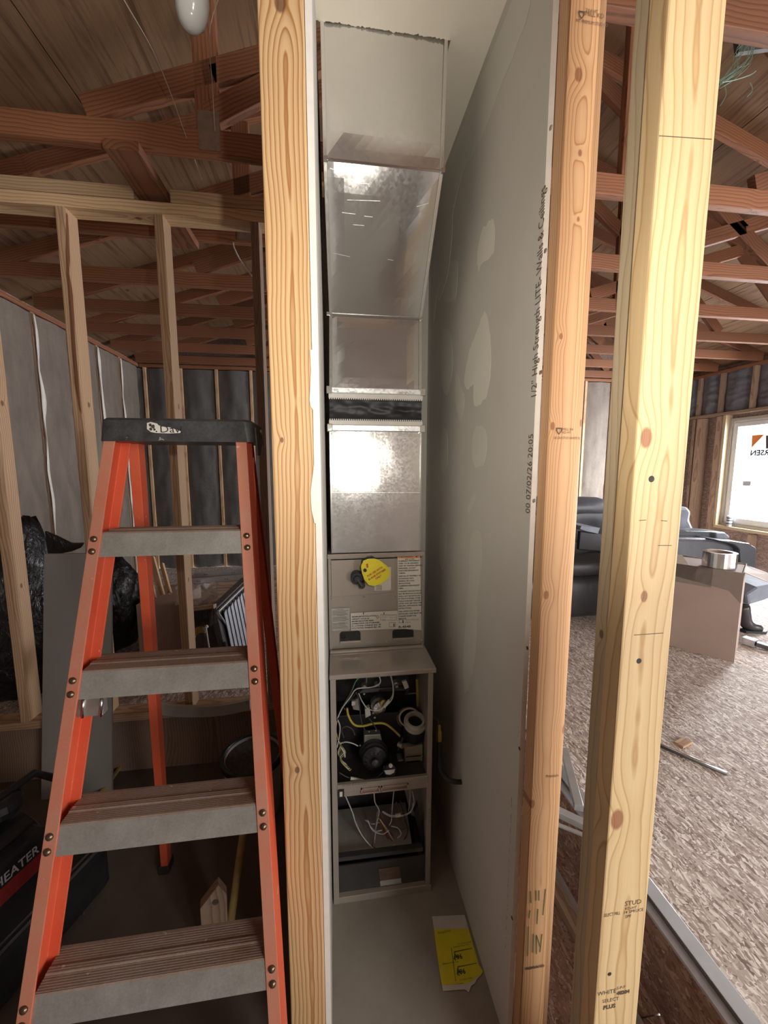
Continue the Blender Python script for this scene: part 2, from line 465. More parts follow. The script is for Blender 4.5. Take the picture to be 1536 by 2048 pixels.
M['leather_black'] = leather('black_leather', (.035, .034, .036), .34)
M['leather_grey'] = leather('grey_blue_fabric', (.22, .24, .29), .7)
M['card'] = plain('brown_cardboard', (.38, .28, .235), .8, 0, .06, 4)
M['card_lit'] = plain('cardboard_lit', (.62, .52, .44), .85, 0, .06)  # paler cardboard copy, light put into the flap's colour
M['tape'] = plain('clear_tape', (.24, .19, .165), .28, 0, .05)
M['alu_strip'] = plain('pale_metal_strip', (.62, .66, .68), .35, .7, .08, 12)
M['vinyl'] = plain('white_vinyl_frame', (.72, .74, .74), .4, 0, .03)
M['vinyl_tan'] = plain('tan_vinyl_frame', (.42, .38, .33), .5, 0, .03)
M['film_white'] = plain('white_protective_film', (.9, .9, .92), .5, 0, .02)
M['plate_metal'] = plain('truss_plate_steel', (.30, .24, .20), .5, .7, .2)
def bulbm():
    t = T('frosted_bulb_glass'); v = t.co()
    return t.set(color=t.ramp(t.noise(v, 12, 3), [(.3, (.58, .57, .54)), (.7, (.72, .71, .68))]), rough=.12)
M['bulb'] = bulbm()
M['bristle'] = plain('dark_bristle', (.06, .05, .045), .9, 0, .4, 60)
M['yellow_dirty'] = dusty('dirty_yellow_plastic', (.42, .25, .05), (.22, .15, .08), 1.2)
M['bucket'] = dusty('dusty_bucket_plastic', (.50, .47, .44), (.36, .31, .28), 1.2)
M['bucket_rim'] = plain('dark_green_rim', (.012, .03, .025), .4)
M['broom'] = plain('yellow_painted_handle', (.42, .30, .10), .5, 0, .15)
M['fins'] = plain('ribbed_aluminium', (.50, .52, .58), .45, .5, .08)
M['fin_dark'] = plain('dark_steel_case', (.10, .09, .09), .5, .4, .2)
M['heater_black'] = plain('heater_black_enamel', (.02, .02, .022), .3, .1, .2)
M['heater_red'] = plain('heater_red_stripe', (.20, .02, .02), .4)
M['silver_ink'] = plain('silver_lettering', (.5, .48, .5), .4, .3)
M['strand'] = plain('green_plastic_strand', (.20, .32, .25), .4)
M['gyp_offcut'] = drywall('leaning_drywall_paper', (.27, .25, .235))  # even, darker grey paper of the leaning offcut
def glass():
    t = T('window_glass')
    tr = t.n('ShaderNodeBsdfTransparent', {0: (.95, .98, 1, 1)}); gl = t.n('ShaderNodeBsdfGlossy', {0: (1, 1, 1, 1), 1: .03})
    mx = t.n('ShaderNodeMixShader', {0: .06, 1: tr.outputs[0], 2: gl.outputs[0]})
    t.t.links.new(mx.outputs[0], t.t.nodes['Material Output'].inputs[0]); return t.mat
M['glass'] = glass()
def filmm():
    t = T('clear_plastic_film'); v = t.co()
    n = t.noise(v, 9, 4, .6, 1.)
    t.set(color=(.75, .78, .82), rough=.15, normal=t.bump(n, 1., .03))
    tr = t.n('ShaderNodeBsdfTransparent')
    mx = t.n('ShaderNodeMixShader', {0: .45, 1: tr.outputs[0], 2: t.b.outputs[0]})
    t.t.links.new(mx.outputs[0], t.t.nodes['Material Output'].inputs[0]); return t.mat
M['film'] = filmm()

ZF, ZT = .33, 2.815
XL, XR, YB, YF = -2.25, 4.9, 5.05, -2.8
# ================================================================ the setting
fl_ = empty('floor', (0, 0, 0), 'dusty dark sunken floor under the ladder and furnace closet', 'floor', kind='structure')
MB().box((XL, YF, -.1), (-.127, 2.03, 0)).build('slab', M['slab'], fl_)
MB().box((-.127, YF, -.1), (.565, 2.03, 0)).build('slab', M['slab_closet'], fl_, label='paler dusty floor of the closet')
for y0, y1 in ((-2.8, .835), (.839, 2.03)):
    MB().box((.566, y0, -.1), (.93, y1, 0)).build('subfloor_panel', M['osb_red'], fl_)
rf = empty('floor', (1.5, 0, ZF), 'raised strand board floor of the room right of the posts', 'floor', kind='structure')
for x0, x1 in ((.93, 1.43), (1.437, 2.65), (2.657, 3.87), (3.877, 4.9)):
    for y0, y1 in ((-2.8, -.4), (-.397, 2.04), (2.043, 4.48), (4.483, 5.05)):
        MB().box((x0, y0, ZF - .018), (x1, y1, ZF)).build('subfloor_panel', M['osb'], rf)
for x0, x1 in ((-2.25, -1.03), (-1.027, .19), (.193, .927)):
    for y0, y1 in ((2.03, 4.47), (4.473, 5.05)):
        MB().box((x0, y0, ZF - .018), (x1, y1, ZF)).build('subfloor_panel', M['osb'], rf)
MB().box((.93, YF, 0), (.95, 5.05, ZF - .019)).build('rim_board', M['osb_red'], rf, label='reddish strand board edge of the raised floor')
MB().box((-2.25, 2.03, .0), (.93, 2.05, ZF - .019)).build('rim_board', M['old_stud'], rf, label='brown board face of the step up behind the ladder')

# roof deck
def zroof(x): return 2.904 + (x - XL) / 3 if x < 1.325 else 2.904 + (XR - x) / 3
ce = empty('ceiling', (1.3, 1, 4.09), 'open roof of reddish trusses under dark plywood sheets', 'ceiling', kind='structure')
for side in (0, 1):
    xs = [XL - .2, -1.13, .10, 1.32] if side == 0 else [1.33, 2.55, 3.78, 5.1]
    for i in range(3):
        for j, (y0, y1) in enumerate(((-2.95, -.7), (-.698, 1.72), (1.722, 4.14), (4.142, 5.24))):
            a, b = xs[i] + .003, xs[i+1] - .003
            MB().prism([(a, y0, zroof(a)), (b, y0, zroof(b)), (b, y0, zroof(b) + .013), (a, y0, zroof(a) + .013)], (0, y1 - y0, 0)
                       ).build('roof_panel', M['ply'], ce)
MB().prism([(XL - .2, YF - .15, zroof(XL - .2) + .014), (1.325, YF - .15, zroof(1.325) + .014), (XR + .2, YF - .15, zroof(XR + .2) + .014), (XR + .2, YF - .15, zroof(XR + .2) + .02), (1.325, YF - .15, zroof(1.325) + .02), (XL - .2, YF - .15, zroof(XL - .2) + .02)], (0, 8.04, 0)).build('sky_blocker', M['ink'], ce)  # added layer that keeps sky light out of the panel joints
def truss(Y, full=True):
    t = empty('roof_truss', (1.3, Y, ZT), parent=ce)
    y = Y + .019
    timber('bottom_chord', (XL, y, ZT + .0445), (XR, y, ZT + .0445), .038, .089, (0, 0, 1), M['truss'], t)
    if not full: return
    for a, b in (((XL, zroof(XL) - .046), (1.325, zroof(1.325) - .046)), ((1.325, zroof(1.325) - .046), (XR, zroof(XR) - .046))):
        if Y == 1.73 and a[0] < 0: continue
        timber('rafter', (a[0], y, a[1]), (b[0], y, b[1]), .037, .089, (0, 0, 1), M['truss'], t)
    cb = ZT + .089
    for (xa, za, xb, zb) in ((-.46, cb, -.46, zroof(-.46) - .09), (-.9, cb + .03, .95, cb + .72), (-.46, cb + .05, 1.25, 3.95),
                             (2.25, cb, 2.25, zroof(2.25) - .09), (1.45, 3.95, 2.9, cb + .02), (2.0, cb + .02, 3.3, zroof(3.3) - .1), (3.3, zroof(3.3) - .1, 3.75, cb),
                             (1.35, cb, 1.35, 4.0)):
        timber('web', (xa, y, za), (xb, y, zb), .036, .089, (xb - xa + .001, 0, -(xa - xb)) if abs(xb - xa) < .01 else (0, 0, 1), M['truss'], t)
    for x in (-.46, 2.25):
        for s in (-.002, .039):
            MB().box((x - .035, y - .019 + s - .001, ZT + .01), (x + .045, y - .019 + s + .001, cb + .06)).build('gusset_plate', M['plate_metal'], t)
for Y in (.58,): truss(Y, False)
for Y in (1.08,): truss(Y, False)
for Y in (1.73, 2.33, 2.905, 3.44, 3.96, 4.48, 4.98): truss(Y)

# exterior walls
def batt_panel(name, p0, ex, w, z0, z1, nrm, m, parent, seed, bulge=.02):
    """a puffy insulation batt between two studs"""
    p0, ex, nrm = V(p0), V(ex), V(nrm)
    def fn(u, v):
        q = p0 + ex * (u * w) + V((0, 0, z0 + (z1 - z0) * v))
        e = min(u, 1 - u) * 2
        h = bulge * math.sqrt(max(0, e)) + .016 * noise.noise(V((u * 3 + seed, v * 9, seed))) * min(1, e * 4) + .007 * noise.noise(V((u * 9, v * 30, seed)))
        return q + nrm * h
    MB().grid(fn, 10, 36).build(name, m, parent, smooth=True)
wl = empty('wall_left', (XL, 2.5, 0), 'left outer wall with grey faced insulation between pale stud edges', 'wall', kind='structure')
MB().box((XL - .16, YF, 0), (XL - .10, YB + .16, 2.9)).build('sheathing', M['sheath'], wl)
ys = [YB + .0 - .4064 * k for k in range(0, 20)]
for i, y in enumerate(ys):
    if y < YF: break
    if i: timber('stud', (XL - .052, y, 0 if y < 2.03 else ZF), (XL - .052, y, ZT - .04), .033, .09, (1, 0, 0), M['old_stud'], wl)
    # torn facing flange stapled over the stud edge
    def edge(u, v, y=y, i=i):
        return V((XL + .010 + .016 * noise.noise(V((v * 9, i, u))), y - .018 + .014 * noise.noise(V((v * 5, i * 2., 7))) + u * .045 * (.35 + 1.3 * abs(noise.noise(V((v * 6, i * 3., 2))))), ZF + .05 + v * 2.38))
    if 1.9 < y < 5: MB().grid(edge, 2, 40).build('facing_flange', M['core'], wl, solid=.001, smooth=True)
    batt_panel('insulation_batt', (XL - .02, y - .394, 0), (0, 1, 0), .382, 0 if y < 2.4 else ZF, ZT - .05, (1, 0, 0), M['batt'], wl, i)
timber('top_plate', (XL - .05, YF, ZT - .02), (XL - .05, YB, ZT - .02), .089, .038, (0, 0, 1), M['truss'], wl)
wb = empty('wall_back', (1.3, YB, 0), 'far wall with dark insulation between pale stud edges', 'wall', kind='structure')
MB().box((XL - .10, YB + .10, 0), (XR + .1, YB + .16, 2.95)).build('sheathing', M['sheath'], wb)
k = 0; x = at(432, 760, 'Y', YB).x - .4064 * 4
while x < XR - .1:
    timber('stud', (x, YB + .052, ZF), (x, YB + .052, ZT - .04), .034, .09, (0, -1, 0), M['stud'], wb)
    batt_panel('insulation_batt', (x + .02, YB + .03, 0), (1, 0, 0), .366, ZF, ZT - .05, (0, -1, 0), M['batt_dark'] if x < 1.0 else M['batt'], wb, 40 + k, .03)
    x += .4064; k += 1
timber('top_plate', (XL, YB + .05, ZT - .02), (XR, YB + .05, ZT - .02), .089, .038, (0, 0, 1), M['truss'], wb)

wr = empty('wall_right', (XR, 2.5, 0), 'right outer wall of studs and strand board round the bright window', 'wall', kind='structure')
WY0, WY1, WZ0, WZ1 = 3.02, 4.31, .86, 2.20
sh = MB()
for lo, hi in (((XR + .09, YF, 0), (XR + .105, -1.6, 2.9)), ((XR + .09, .8, 0), (XR + .105, WY0, 2.9)), ((XR + .09, WY1, 0), (XR + .105, YB, 2.9)),
               ((XR + .09, WY0, 0), (XR + .105, WY1, WZ0)), ((XR + .09, WY0, WZ1), (XR + .105, WY1, 2.9)), ((XR + .09, -1.6, 2.45), (XR + .105, .8, 2.9)), ((XR + .09, -1.6, 0), (XR + .105, .8, ZF))):  # near opening added to let in the side fill
    sh.box(lo, hi)
sh.build('sheathing', M['sheath'], wr)
def rstud(y, z0, z1, w=.038, m='stud', xo=0): timber('stud', (XR + .045 + xo, y, z0), (XR + .045 + xo, y, z1), w, .09, (-1, 0, 0), M[m], wr)
for y, w in ((4.98, .038), (4.75, .038), (4.66, .10), (4.40, .075)): rstud(y, ZF, 2.24, w, 'old_stud')
rstud(4.345, ZF, 2.24, .036, 'old_stud')
for y in (4.93, 4.72, 4.42, 4.04, 3.64, 3.24): rstud(y, 2.29, ZT - .04, .038, 'old_stud')
for y in (3.9, 3.5, 3.1, 2.98, 2.6, 2.2, 1.8, 1.4, 1.0): rstud(y, ZF, .80 if 2.99 < y < 4.3 else ZT - .04, .038, 'old_stud')
timber('header_board', (XR + .04, 2.9, 2.265), (XR + .04, YB, 2.265), .11, .038, (0, 0, 1), M['old_stud'], wr)
timber('sill_board', (XR + .045, WY0 - .05, .842), (XR + .045, WY1 + .02, .842), .11, .036, (0, 0, 1), M['pine_pale2'], wr)
timber('jamb_board', (XR + .05, WY1 + .019, .86), (XR + .05, WY1 + .019, 2.245), .11, .036, (0, 1, 0), M['pine_pale2'], wr, label='bright raw pine jamb of the window opening')
timber('top_plate', (XR + .045, YF, ZT - .02), (XR + .045, YB, ZT - .02), .089, .038, (0, 0, 1), M['truss'], wr)
for i, (y0, w) in enumerate(((4.44, .27), (4.74, .18), (4.06, .34), (3.66, .36), (3.26, .36))):
    batt_panel('insulation_batt', (XR + .06, y0 + w, 0), (0, -1, 0), w, 2.29, ZT - .04, (-1, 0, 0), M['batt_blue'], wr, 80 + i, .05)
wf = empty('wall_front', (1, YF, 0), 'wall behind the camera with an added opening for the fill lamp', 'wall', kind='structure')
b = MB()
for lo, hi in (((XL, YF - .1, 0), (1.65, YF, 3.0)), ((3.35, YF - .1, 0), (XR, YF, 3.0)), ((1.65, YF - .1, 2.55), (3.35, YF, 3.0))): b.box(lo, hi)  # opening added in front of the fill lamp
b.build('sheathing', M['sheath'], wf)
b = MB()
for Y in (YF - .1, YB + .105):
    b.prism([(XL - .1, Y, 2.89), (XR + .1, Y, 2.89), (1.325, Y, 4.14)], (0, .05, 0))
b.build('gable_sheathing', M['sheath'], ce)

# window_1
w1 = empty('window_1', (XR + .07, 3.66, WZ0), 'bright window with protective film and a printed corner sticker', 'window', kind='structure')
def frame_rect(x0, x1, y0, y1, z0, z1, t, name, m, bev=.003):
    for lo, hi in (((x0, y0, z0), (x1, y0 + t, z1)), ((x0, y1 - t, z0), (x1, y1, z1)), ((x0, y0 + t, z0), (x1, y1 - t, z0 + t)), ((x0, y0 + t, z1 - t), (x1, y1 - t, z1))):
        MB().box(lo, hi).build(name, m, w1, bevel=bev)
frame_rect(XR + .05, XR + .12, WY0, WY1, WZ0, WZ1, .035, 'window_frame', M['vinyl_tan'])
frame_rect(XR + .065, XR + .105, WY0 + .035, WY1 - .035, WZ0 + .035, WZ1 - .035, .025, 'window_frame', M['vinyl'])
frame_rect(XR + .055, XR + .095, WY0 + .06, WY1 - .06, WZ0 + .06, WZ1 - .06, .05, 'sash', M['vinyl'])
GX = XR + .08
MB().box((GX, WY0 + .10, WZ0 + .10), (GX + .004, WY1 - .10, WZ1 - .10)).build('pane', M['glass'], w1)
# sticker printed on the outside of the film, seen reversed from inside
def yz(x, y): p = at(x, y, 'X', GX); return p.y, p.z
def flat_yz(pts, m, name, dx=.0006):
    P = [(GX - dx - .001, *yz(*q)) for q in pts]
    MB().prism(P, (.0008, 0, 0)).build(name, m, w1)
flat_yz([(1504.5, 870.5), (1529, 869), (1503, 896)], M['orange'], 'printed_triangle')
flat_yz([(1532, 871), (1532, 897), (1560, 899), (1560, 869)], M['fin_dark'], 'printed_square')
y0_, z0_ = yz(1500, 911)
lettering('ANDERSEN', .088, (GX - .0018, yz(1500, 911)[0], z0_), (0, 1, 0), (0, 0, 1), M['ink'], w1, width=None, align='RIGHT', bold=.003)
MB().box((GX - .003, yz(1502, 966)[0], yz(1486, 971)[1]), (GX - .001, yz(1486, 966)[0], yz(1486, 962)[1])).build('film_tab', M['fins'], w1)

# partition behind the ladder
wp = empty('wall_partition', (-1.1, 1.99, ZF), 'pale pine stud partition standing behind the orange ladder', 'wall', kind='structure')
PY = 1.995
for x in (-1.93, -1.50, -1.14, -.745): timber('stud', (x, PY, ZF + .038), (x, PY, 2.707), .038, .089, (0, 1, 0), M['stud'], wp)
timber('stud', (-.335, PY, ZF + .038), (-.335, PY, 2.707), .038, .089, (0, 1, 0), M['old_stud'], wp, label='stud beside the closet, toned darker for the shadow on it')  # darker wood stands in for the closet stud's shadow here
timber('bottom_plate', (-2.2, PY, ZF + .019), (-.13, PY, ZF + .019), .089, .038, (0, 0, 1), M['stud'], wp)
timber('top_plate', (-2.2, PY, 2.7325), (-.13, PY, 2.7325), .089, .051, (0, 0, 1), M['plate'], wp)
timber('top_plate', (-2.2, PY, 2.7865), (-.84, PY, 2.7865), .089, .053, (0, 0, 1), M['plate'], wp)
timber('top_plate', (-.69, PY, 2.7865), (-.13, PY, 2.7865), .089, .053, (0, 0, 1), M['plate'], wp)
timber('brace_board', (-.765, 1.70, 2.795), (-.765, 2.36, 2.795), .125, .036, (0, 0, 1), M['truss'], wp, label='short reddish board lying across the partition top')

SX = -1.1206
MB().prism([at(x, y, 'X', SX) for x, y in ((132, 425), (136, 430), (140, 520), (138, 545), (146, 590), (150, 680), (160, 800), (163, 828), (159, 815), (150, 760), (143, 660), (137, 575), (134, 545), (132, 500))], (.0006, 0, 0)).build('bark_streak', M['truss'], wp, label='dark brown bark streak')
# closet, left side
cl = empty('wall_closet_left', (-.08, .87, 0), 'left closet wall of bold grained pine stud and grey drywall', 'wall', kind='structure')
HZ = 1.385
timber('stud', (-.0835, .869, .0), (-.0835, .869, 2.77), .087, .038, (0, 1, 0), M['pine_bold'], cl, label='bold grained yellow pine end stud facing the room')
for y in (1.27, 1.67): timber('stud', (-.0835, y, .038), (-.0835, y, 2.735), .038, .087, (1, 0, 0), M['old_stud'], cl)
def sheet(lo, hi, parent, m, **kw):
    b = MB().box(lo, hi); b.m = [1] * 6
    ax = min(range(3), key=lambda i: hi[i] - lo[i])
    for i in {0: (3, 5), 1: (2, 4), 2: (0, 1)}[ax]: b.m[i] = 0
    return b.build('drywall_sheet', [m, M['core']], parent, **kw)
sheet((-.039, .852, .0), (-.0255, 1.85, 2.772), cl, M['gypL'])
# torn, mud-smeared edge of that sheet lapping on the stud
pts = [(620, 700), (622, 742), (619, 800), (621, 812), (626, 820), (627, 880), (628, 930), (624, 960), (621, 985), (623, 1020), (629, 1046), (634, 1048), (634, 900), (631, 760), (629, 700)]
MB().prism([at(x, y, 'Y', .8488) for x, y in pts], (0, -.0012, 0)).build('torn_paper', M['core'], cl, label='ragged paper torn over the stud edge')

# closet, right side
cr = empty('wall_closet_right', (.5, .8, 0), 'right closet wall of orange pine stud, twin studs and grey drywall', 'wall', kind='structure')
PX = .455
sheet((PX, .836, .0), (PX + .0127, 1.85, 2.772), cr, M['gyp'])
timber('stud', (.5145, .82, .0), (.5145, .82, 2.77), .089, .038, (0, 1, 0), M['pine_fine'], cr, rad=[.024, .01, .003, .003], label='orange fine grained stud with rounded right edge')
for y in (1.24, 1.64): timber('stud', (.514, y, .038), (.514, y, 2.735), .038, .089, (1, 0, 0), M['old_stud'], cr)
timber('stud', (.537, .589, .0), (.531, .589, 2.78), .094, .038, (0, 1, 0), M['pine_pale'], cr, label='pale yellow stud with big knots, nearest of the posts')
timber('stud', (.543, .6275, .0), (.537, .6275, 2.78), .094, .037, (0, 1, 0), M['pine_pale2'], cr, label='second pale stud nailed behind the nearest post')
timber('bottom_plate', (.52, .84, .019), (.52, 1.99, .019), .089, .038, (0, 0, 1), M['old_stud'], cr)
# screw heads dimpled into the drywall edge
for (x, y) in ((1103, 255), (1092, 501), (1083, 744), (1069, 1001), (1055, 1296), (1039, 1497), (1024, 1836)):
    c = at(x, y, 'X', PX)
    MB().lathe([(.0045, 0), (.0045, .0006), (.002, .0008)], c, (-1, 0, 0), 12).build('drywall_screw', M['chrome'] if y < 1200 else M['ink'], cr)
# patches of joint compound, real smears standing a hair proud of the paper
def patch(pts, m, k=0):
    P = [at(x, y, 'X', PX) for x, y in pts]
    out = []; n = len(P); ns = 7
    for i in range(n):
        p0, p1, p2, p3 = P[i-1], P[i], P[(i+1) % n], P[(i+2) % n]
        for q_ in range(ns):
            t = q_ / ns
            c = .5 * ((2*p1) + (p2-p0)*t + (2*p0-5*p1+4*p2-p3)*t*t + (3*p1-p0-3*p2+p3)*t**3)
            q = p1.lerp(p2, t).lerp(c, .75)
            out.append(V((PX - .0002 - .0002 * k, q.y + .005 * noise.noise(q * 45), q.z + .009 * noise.noise(q * 60 + V((9, 0, 0))))))
    MB().prism(out, (-.0004, 0, 0)).build('compound_patch', M[m], cr)
patch([(988, 438), (989, 490), (984, 510), (962, 530), (957, 545), (954, 505), (963, 465), (972, 450)], 'mud')
patch([(970, 622), (980, 670), (982, 740), (975, 785), (960, 812), (948, 808), (946, 770), (935, 780), (928, 760), (940, 700), (955, 660)], 'mud')
patch([(895, 530), (912, 520), (916, 540), (912, 590), (905, 605), (892, 605), (885, 590), (886, 550)], 'mud_dim')
patch([(886, 660), (900, 665), (906, 720), (900, 770), (893, 790), (884, 770), (881, 700)], 'mud_dim', 1)
patch([(912, 745), (925, 780), (930, 800), (922, 845), (914, 820), (910, 790)], 'mud_dim', 1)
patch([(955, 850), (972, 862), (974, 900), (966, 930), (950, 932), (944, 915), (946, 870)], 'mud_dim')
patch([(884, 862), (894, 865), (896, 920), (888, 945), (880, 930)], 'mud_dim')
patch([(948, 985), (952, 995), (940, 1025), (935, 1020), (940, 1000)], 'mud_dim', 1)
patch([(948, 1062), (962, 1075), (963, 1140), (955, 1200), (952, 1300), (940, 1370), (930, 1385), (926, 1330), (932, 1240), (938, 1160), (940, 1090)], 'mud_dim')
patch([(884, 1045), (893, 1060), (892, 1120), (884, 1140), (878, 1110)], 'mud_dim', 1)
# taped corner band between wall and closet ceiling, and the inner corner
patch([(1026, 2), (1062, 2), (1035, 90), (1000, 180), (975, 250), (958, 290), (958, 278), (948, 305), (925, 345), (905, 430), (885, 500), (868, 640), (864, 640), (870, 480), (890, 352)], 'mud_dim', 2)
patch([(876, 430), (905, 430), (900, 520), (893, 560), (878, 600), (870, 560)], 'mud_dim', 3)
# print along the paper edge
def wall_text(s, px0, px1, size):
    a, b_ = at(*px0, 'X', PX), at(*px1, 'X', PX)
    lettering(s, size, (PX, a.y, a.z), (0, 0, 1), (0, 1, 0), M['ink_brown'], cr, width=(b_ - a).length, proud=.0008)
wall_text('1/2\" High Strength LITE- Walls & Ceilings', (1073, 796), (1090, 376), .034)
wall_text('00 07/02/26 20:05', (1060, 1028), (1068, 868), .030)
wall_text('.  . - . .. - .. . - - .', (1037, 1490), (1040, 1425), .014)
wall_text('- . - - .. - -- . - - . - .- --', (1012, 1900), (1026, 1600), .014)
# stamps and marks on the studs
def stud_text(s, x, y, size, Y=.8, m='ink_brown', xd=(1, 0, 0), yd=(0, 0, 1), w=None, bold=0):
    p = at(x, y, 'Y', Y)
    lettering(s, size, (p.x, Y, p.z), xd, yd, M[m], cr, 'stamp', width=w, bold=bold)
def rect_mark(x0, y0, x1, y1, Y, m, name='pencil_mark', t=.0015):
    a, b_ = at(x0, y0, 'Y', Y), at(x1, y1, 'Y', Y); a.y = b_.y = Y - .0003
    d = b_ - a; n_ = V((-d.z, 0, d.x)).normalized() * t / 2
    MB().prism([a - n_, b_ - n_, b_ + n_, a + n_], (0, -.0003, 0)).build(name, M[m], cr)
def shield(x, y, s, Y=.8):
    c = at(x, y, 'Y', Y)
    P = [(-.5, .5), (.5, .5), (.5, 0), (0, -.6), (-.5, 0)]; I = [(q[0] * .6, q[1] * .6) for q in P]
    b = MB()
    for i in range(5):
        j = (i+1) % 5
        b.prism([(c.x + q[0] * s, Y - .0003, c.z + q[1] * s) for q in (P[i], P[j], I[j], I[i])], (0, -.0003, 0))
    b.build('stamp', M['ink_brown'], cr)
shield(1163, 30, .013); stud_text('MILL KD', 1170, 31, .011); stud_text('2X4 HT', 1171, 23, .008); stud_text('WT PREMIUM STUD KD', 1151, 44, .0085, w=.068)
shield(1118, 862, .014); stud_text('MILL 04', 1124, 861, .008); stud_text('KD HT', 1124, 867, .007); stud_text('00 2X4 STUD GRADE 02', 1108, 878, .0075, w=.062)
stud_text('Premium', 1092, 1556, .012, w=.032)
for (x0, y0, x1, y1) in ((1061, 1782, 1062, 1806), (1072, 1781, 1072, 1801), (1078, 1781, 1078, 1801), (1091, 1778, 1086, 1830), (1060, 1820, 1058, 1836), (1076, 1818, 1074, 1848),
                         (1057, 1853, 1055, 1912), (1067, 1868, 1066, 1905), (1073, 1870, 1073, 1908), (1084, 1868, 1080, 1904), (1073, 1870, 1081, 1895)):
    rect_mark(x0, y0, x1, y1, .8, 'ink_green', 'marker_line', .0022)
stud_text('PREMIUM KD', 1051, 1940, .010, w=.052, bold=.0005)
stud_text('STUD', 1249, 1812, .014, .57); stud_text('KD-HT', 1250, 1820, .008, .57); stud_text('14 SPRUCE', 1246, 1828, .009, .57); stud_text('SPF', 1250, 1836, .009, .57)
stud_text('SELECT MILL', 1207, 1834, .010, .57, w=.034)
stud_text('WHITE', 1194, 1992, .013, .57); stud_text('SELECT', 1204, 2006, .011, .57); stud_text('PLUS', 1206, 2019, .012, .57, bold=.0006)
stud_text('S-P-F', 1233, 1979, .009, .57); stud_text('48204', 1233, 1990, .011, .57, bold=.0006)
for (x0, y0, x1, y1) in ((1318, 272, 1423, 279), (1278, 1041, 1292, 1040), (1322, 1041, 1334, 1042), (1316, 1091, 1343, 1091), (1268, 1270, 1326, 1266)):
    rect_mark(x0, y0, x1, y1, .57, 'ink_brown', t=.001)
for (x, y, r) in ((1303, 958, .0055), (1278, 1322, .005), (1219, 1948, .0042)):
    c = at(x, y, 'Y', .57); MB().lathe([(r, 0), (r * .9, .0004)], c, (0, -1, 0), 14).build('nail_hole', M['ink'], cr)
MB().prism([at(x, y, 'X', .495) for x, y in ((1207, 1262), (1228, 1305), (1226, 1318), (1205, 1275))], (-.0006, 0, 0)).build('pale_smear', M['tread'], cr)

# closet back wall and ceiling
wcb = empty('wall_closet_back', (.2, 1.85, 0), 'back closet wall of pale grey drywall behind the furnace', 'wall', kind='structure')
sheet((-.0255, 1.85, .62), (PX, 1.8627, 2.772), wcb, M['gypL'])
sheet((-.0255, 1.85, 0), (.37, 1.8627, .618), wcb, M['gypL'])
timber('blocking', (.36, 1.88, .30), (.455, 1.88, .30), .60, .03, (0, 1, 0), M['pine_fine'], wcb)
cc = empty('ceiling_closet', (.2, 1.2, 2.772), 'closet ceiling of pale smeared drywall cut raggedly round the duct', 'ceiling', kind='structure')
jag = []
for i in range(91):
    u = i / 90; x = -.020 + .362 * u
    jag.append((x, 1.1725 + .005 * noise.noise(V((u * 60, 1, 0))) + .004 * noise.noise(V((u * 17, 5, 0))), 2.772))
b = MB()
b.prism([(-.039, .836, 2.772)] + [(-.039, 1.175, 2.772)] + jag + [(.345, 1.6, 2.772), (.345, 1.85, 2.772), (PX, 1.85, 2.772), (PX, .836, 2.772)], (0, 0, .0127))
b.prism([(-.018, 1.62, 2.772), (.341, 1.62, 2.772), (.341, 1.85, 2.772), (-.018, 1.85, 2.772)], (0, 0, .0127))
b.build('drywall_sheet', M['mud_lit'], cc)
timber('header', (-.12, .82, 2.795), (.56, .82, 2.795), .038, .045, (0, 0, 1), M['old_stud'], cc)

# ================================================================ supply duct
du = empty('supply_duct', (.16, 1.5, 1.28), 'shiny galvanized supply duct rising from the coil cabinet through the ceiling', 'duct')
DX0, DX1 = -.008, .327
def panel_with_seams(name, a, b, m, depth=.35, seam=True):
    """a = (x0,x1,y,z) lower edge, b = upper edge; a sheet metal front with sides and corner locks"""
    (ax0, ax1, ay, az), (bx0, bx1, by, bz) = a, b
    nv = 10
    bb = MB()
    def f(u, v):
        x = (ax0 + (ax1 - ax0) * u) * (1 - v) + (bx0 + (bx1 - bx0) * u) * v
        e = min(u, 1 - u, v, 1 - v)
        return V((x, ay + (by - ay) * v - .0025 * min(1, e * 6) * (1 + noise.noise(V((u * 3, v * 3, az * 7)))), az + (bz - az) * v))
    bb.grid(f, 12, 12)
    for s, (xa, xb) in ((-1, (ax0, bx0)), (1, (ax1, bx1))):
        q = [V((xa, ay, az)), V((xb, by, bz)), V((xb, by + depth, bz)), V((xa, ay + depth, az))]
        bb.add(q, [(0, 1, 2, 3)])
    bb.build(name, m, du, smooth=False)
    if seam:
        for xa, xb, s in ((ax0, bx0, 1), (ax1, bx1, -1)):
            MB().prism([(xa, ay - .003, az), (xa + s * .010, ay - .003, az), (xb + s * .010, by - .003, bz), (xb, by - .003, bz)], (0, -.0035, 0)).build('corner_seam', M['galv_smooth'], du, bevel=.001)
panel_with_seams('riser_section', (-.012, .324, 1.165, 2.43), (-.015, .338, 1.184, 2.88), M['galv_smooth'], .40)
panel_with_seams('offset_section', (-.003, .323, 1.41, 2.122), (-.012, .324, 1.165, 2.43), M['galv'], .38)
panel_with_seams('straight_section', (-.007, .325, 1.41, 1.872), (-.003, .323, 1.41, 2.122), M['galv'], .38)
MB().tube([(-.010, 1.159, 2.431), (.322, 1.159, 2.431)], .0028, 6).build('bend_crease', M['chrome'], du)
MB().tube([(-.002, 1.404, 2.122), (.322, 1.404, 2.122)], .0022, 6).build('bend_crease', M['chrome'], du)
for z in (2.431, 2.122):
    y = 1.160 if z > 2.3 else 1.405
    for x in (-.006, .322): MB().box((x - .006, y - .006, z - .006), (x + .006, y + .004, z + .006)).build('corner_tab', M['chrome'], du, bevel=.001)
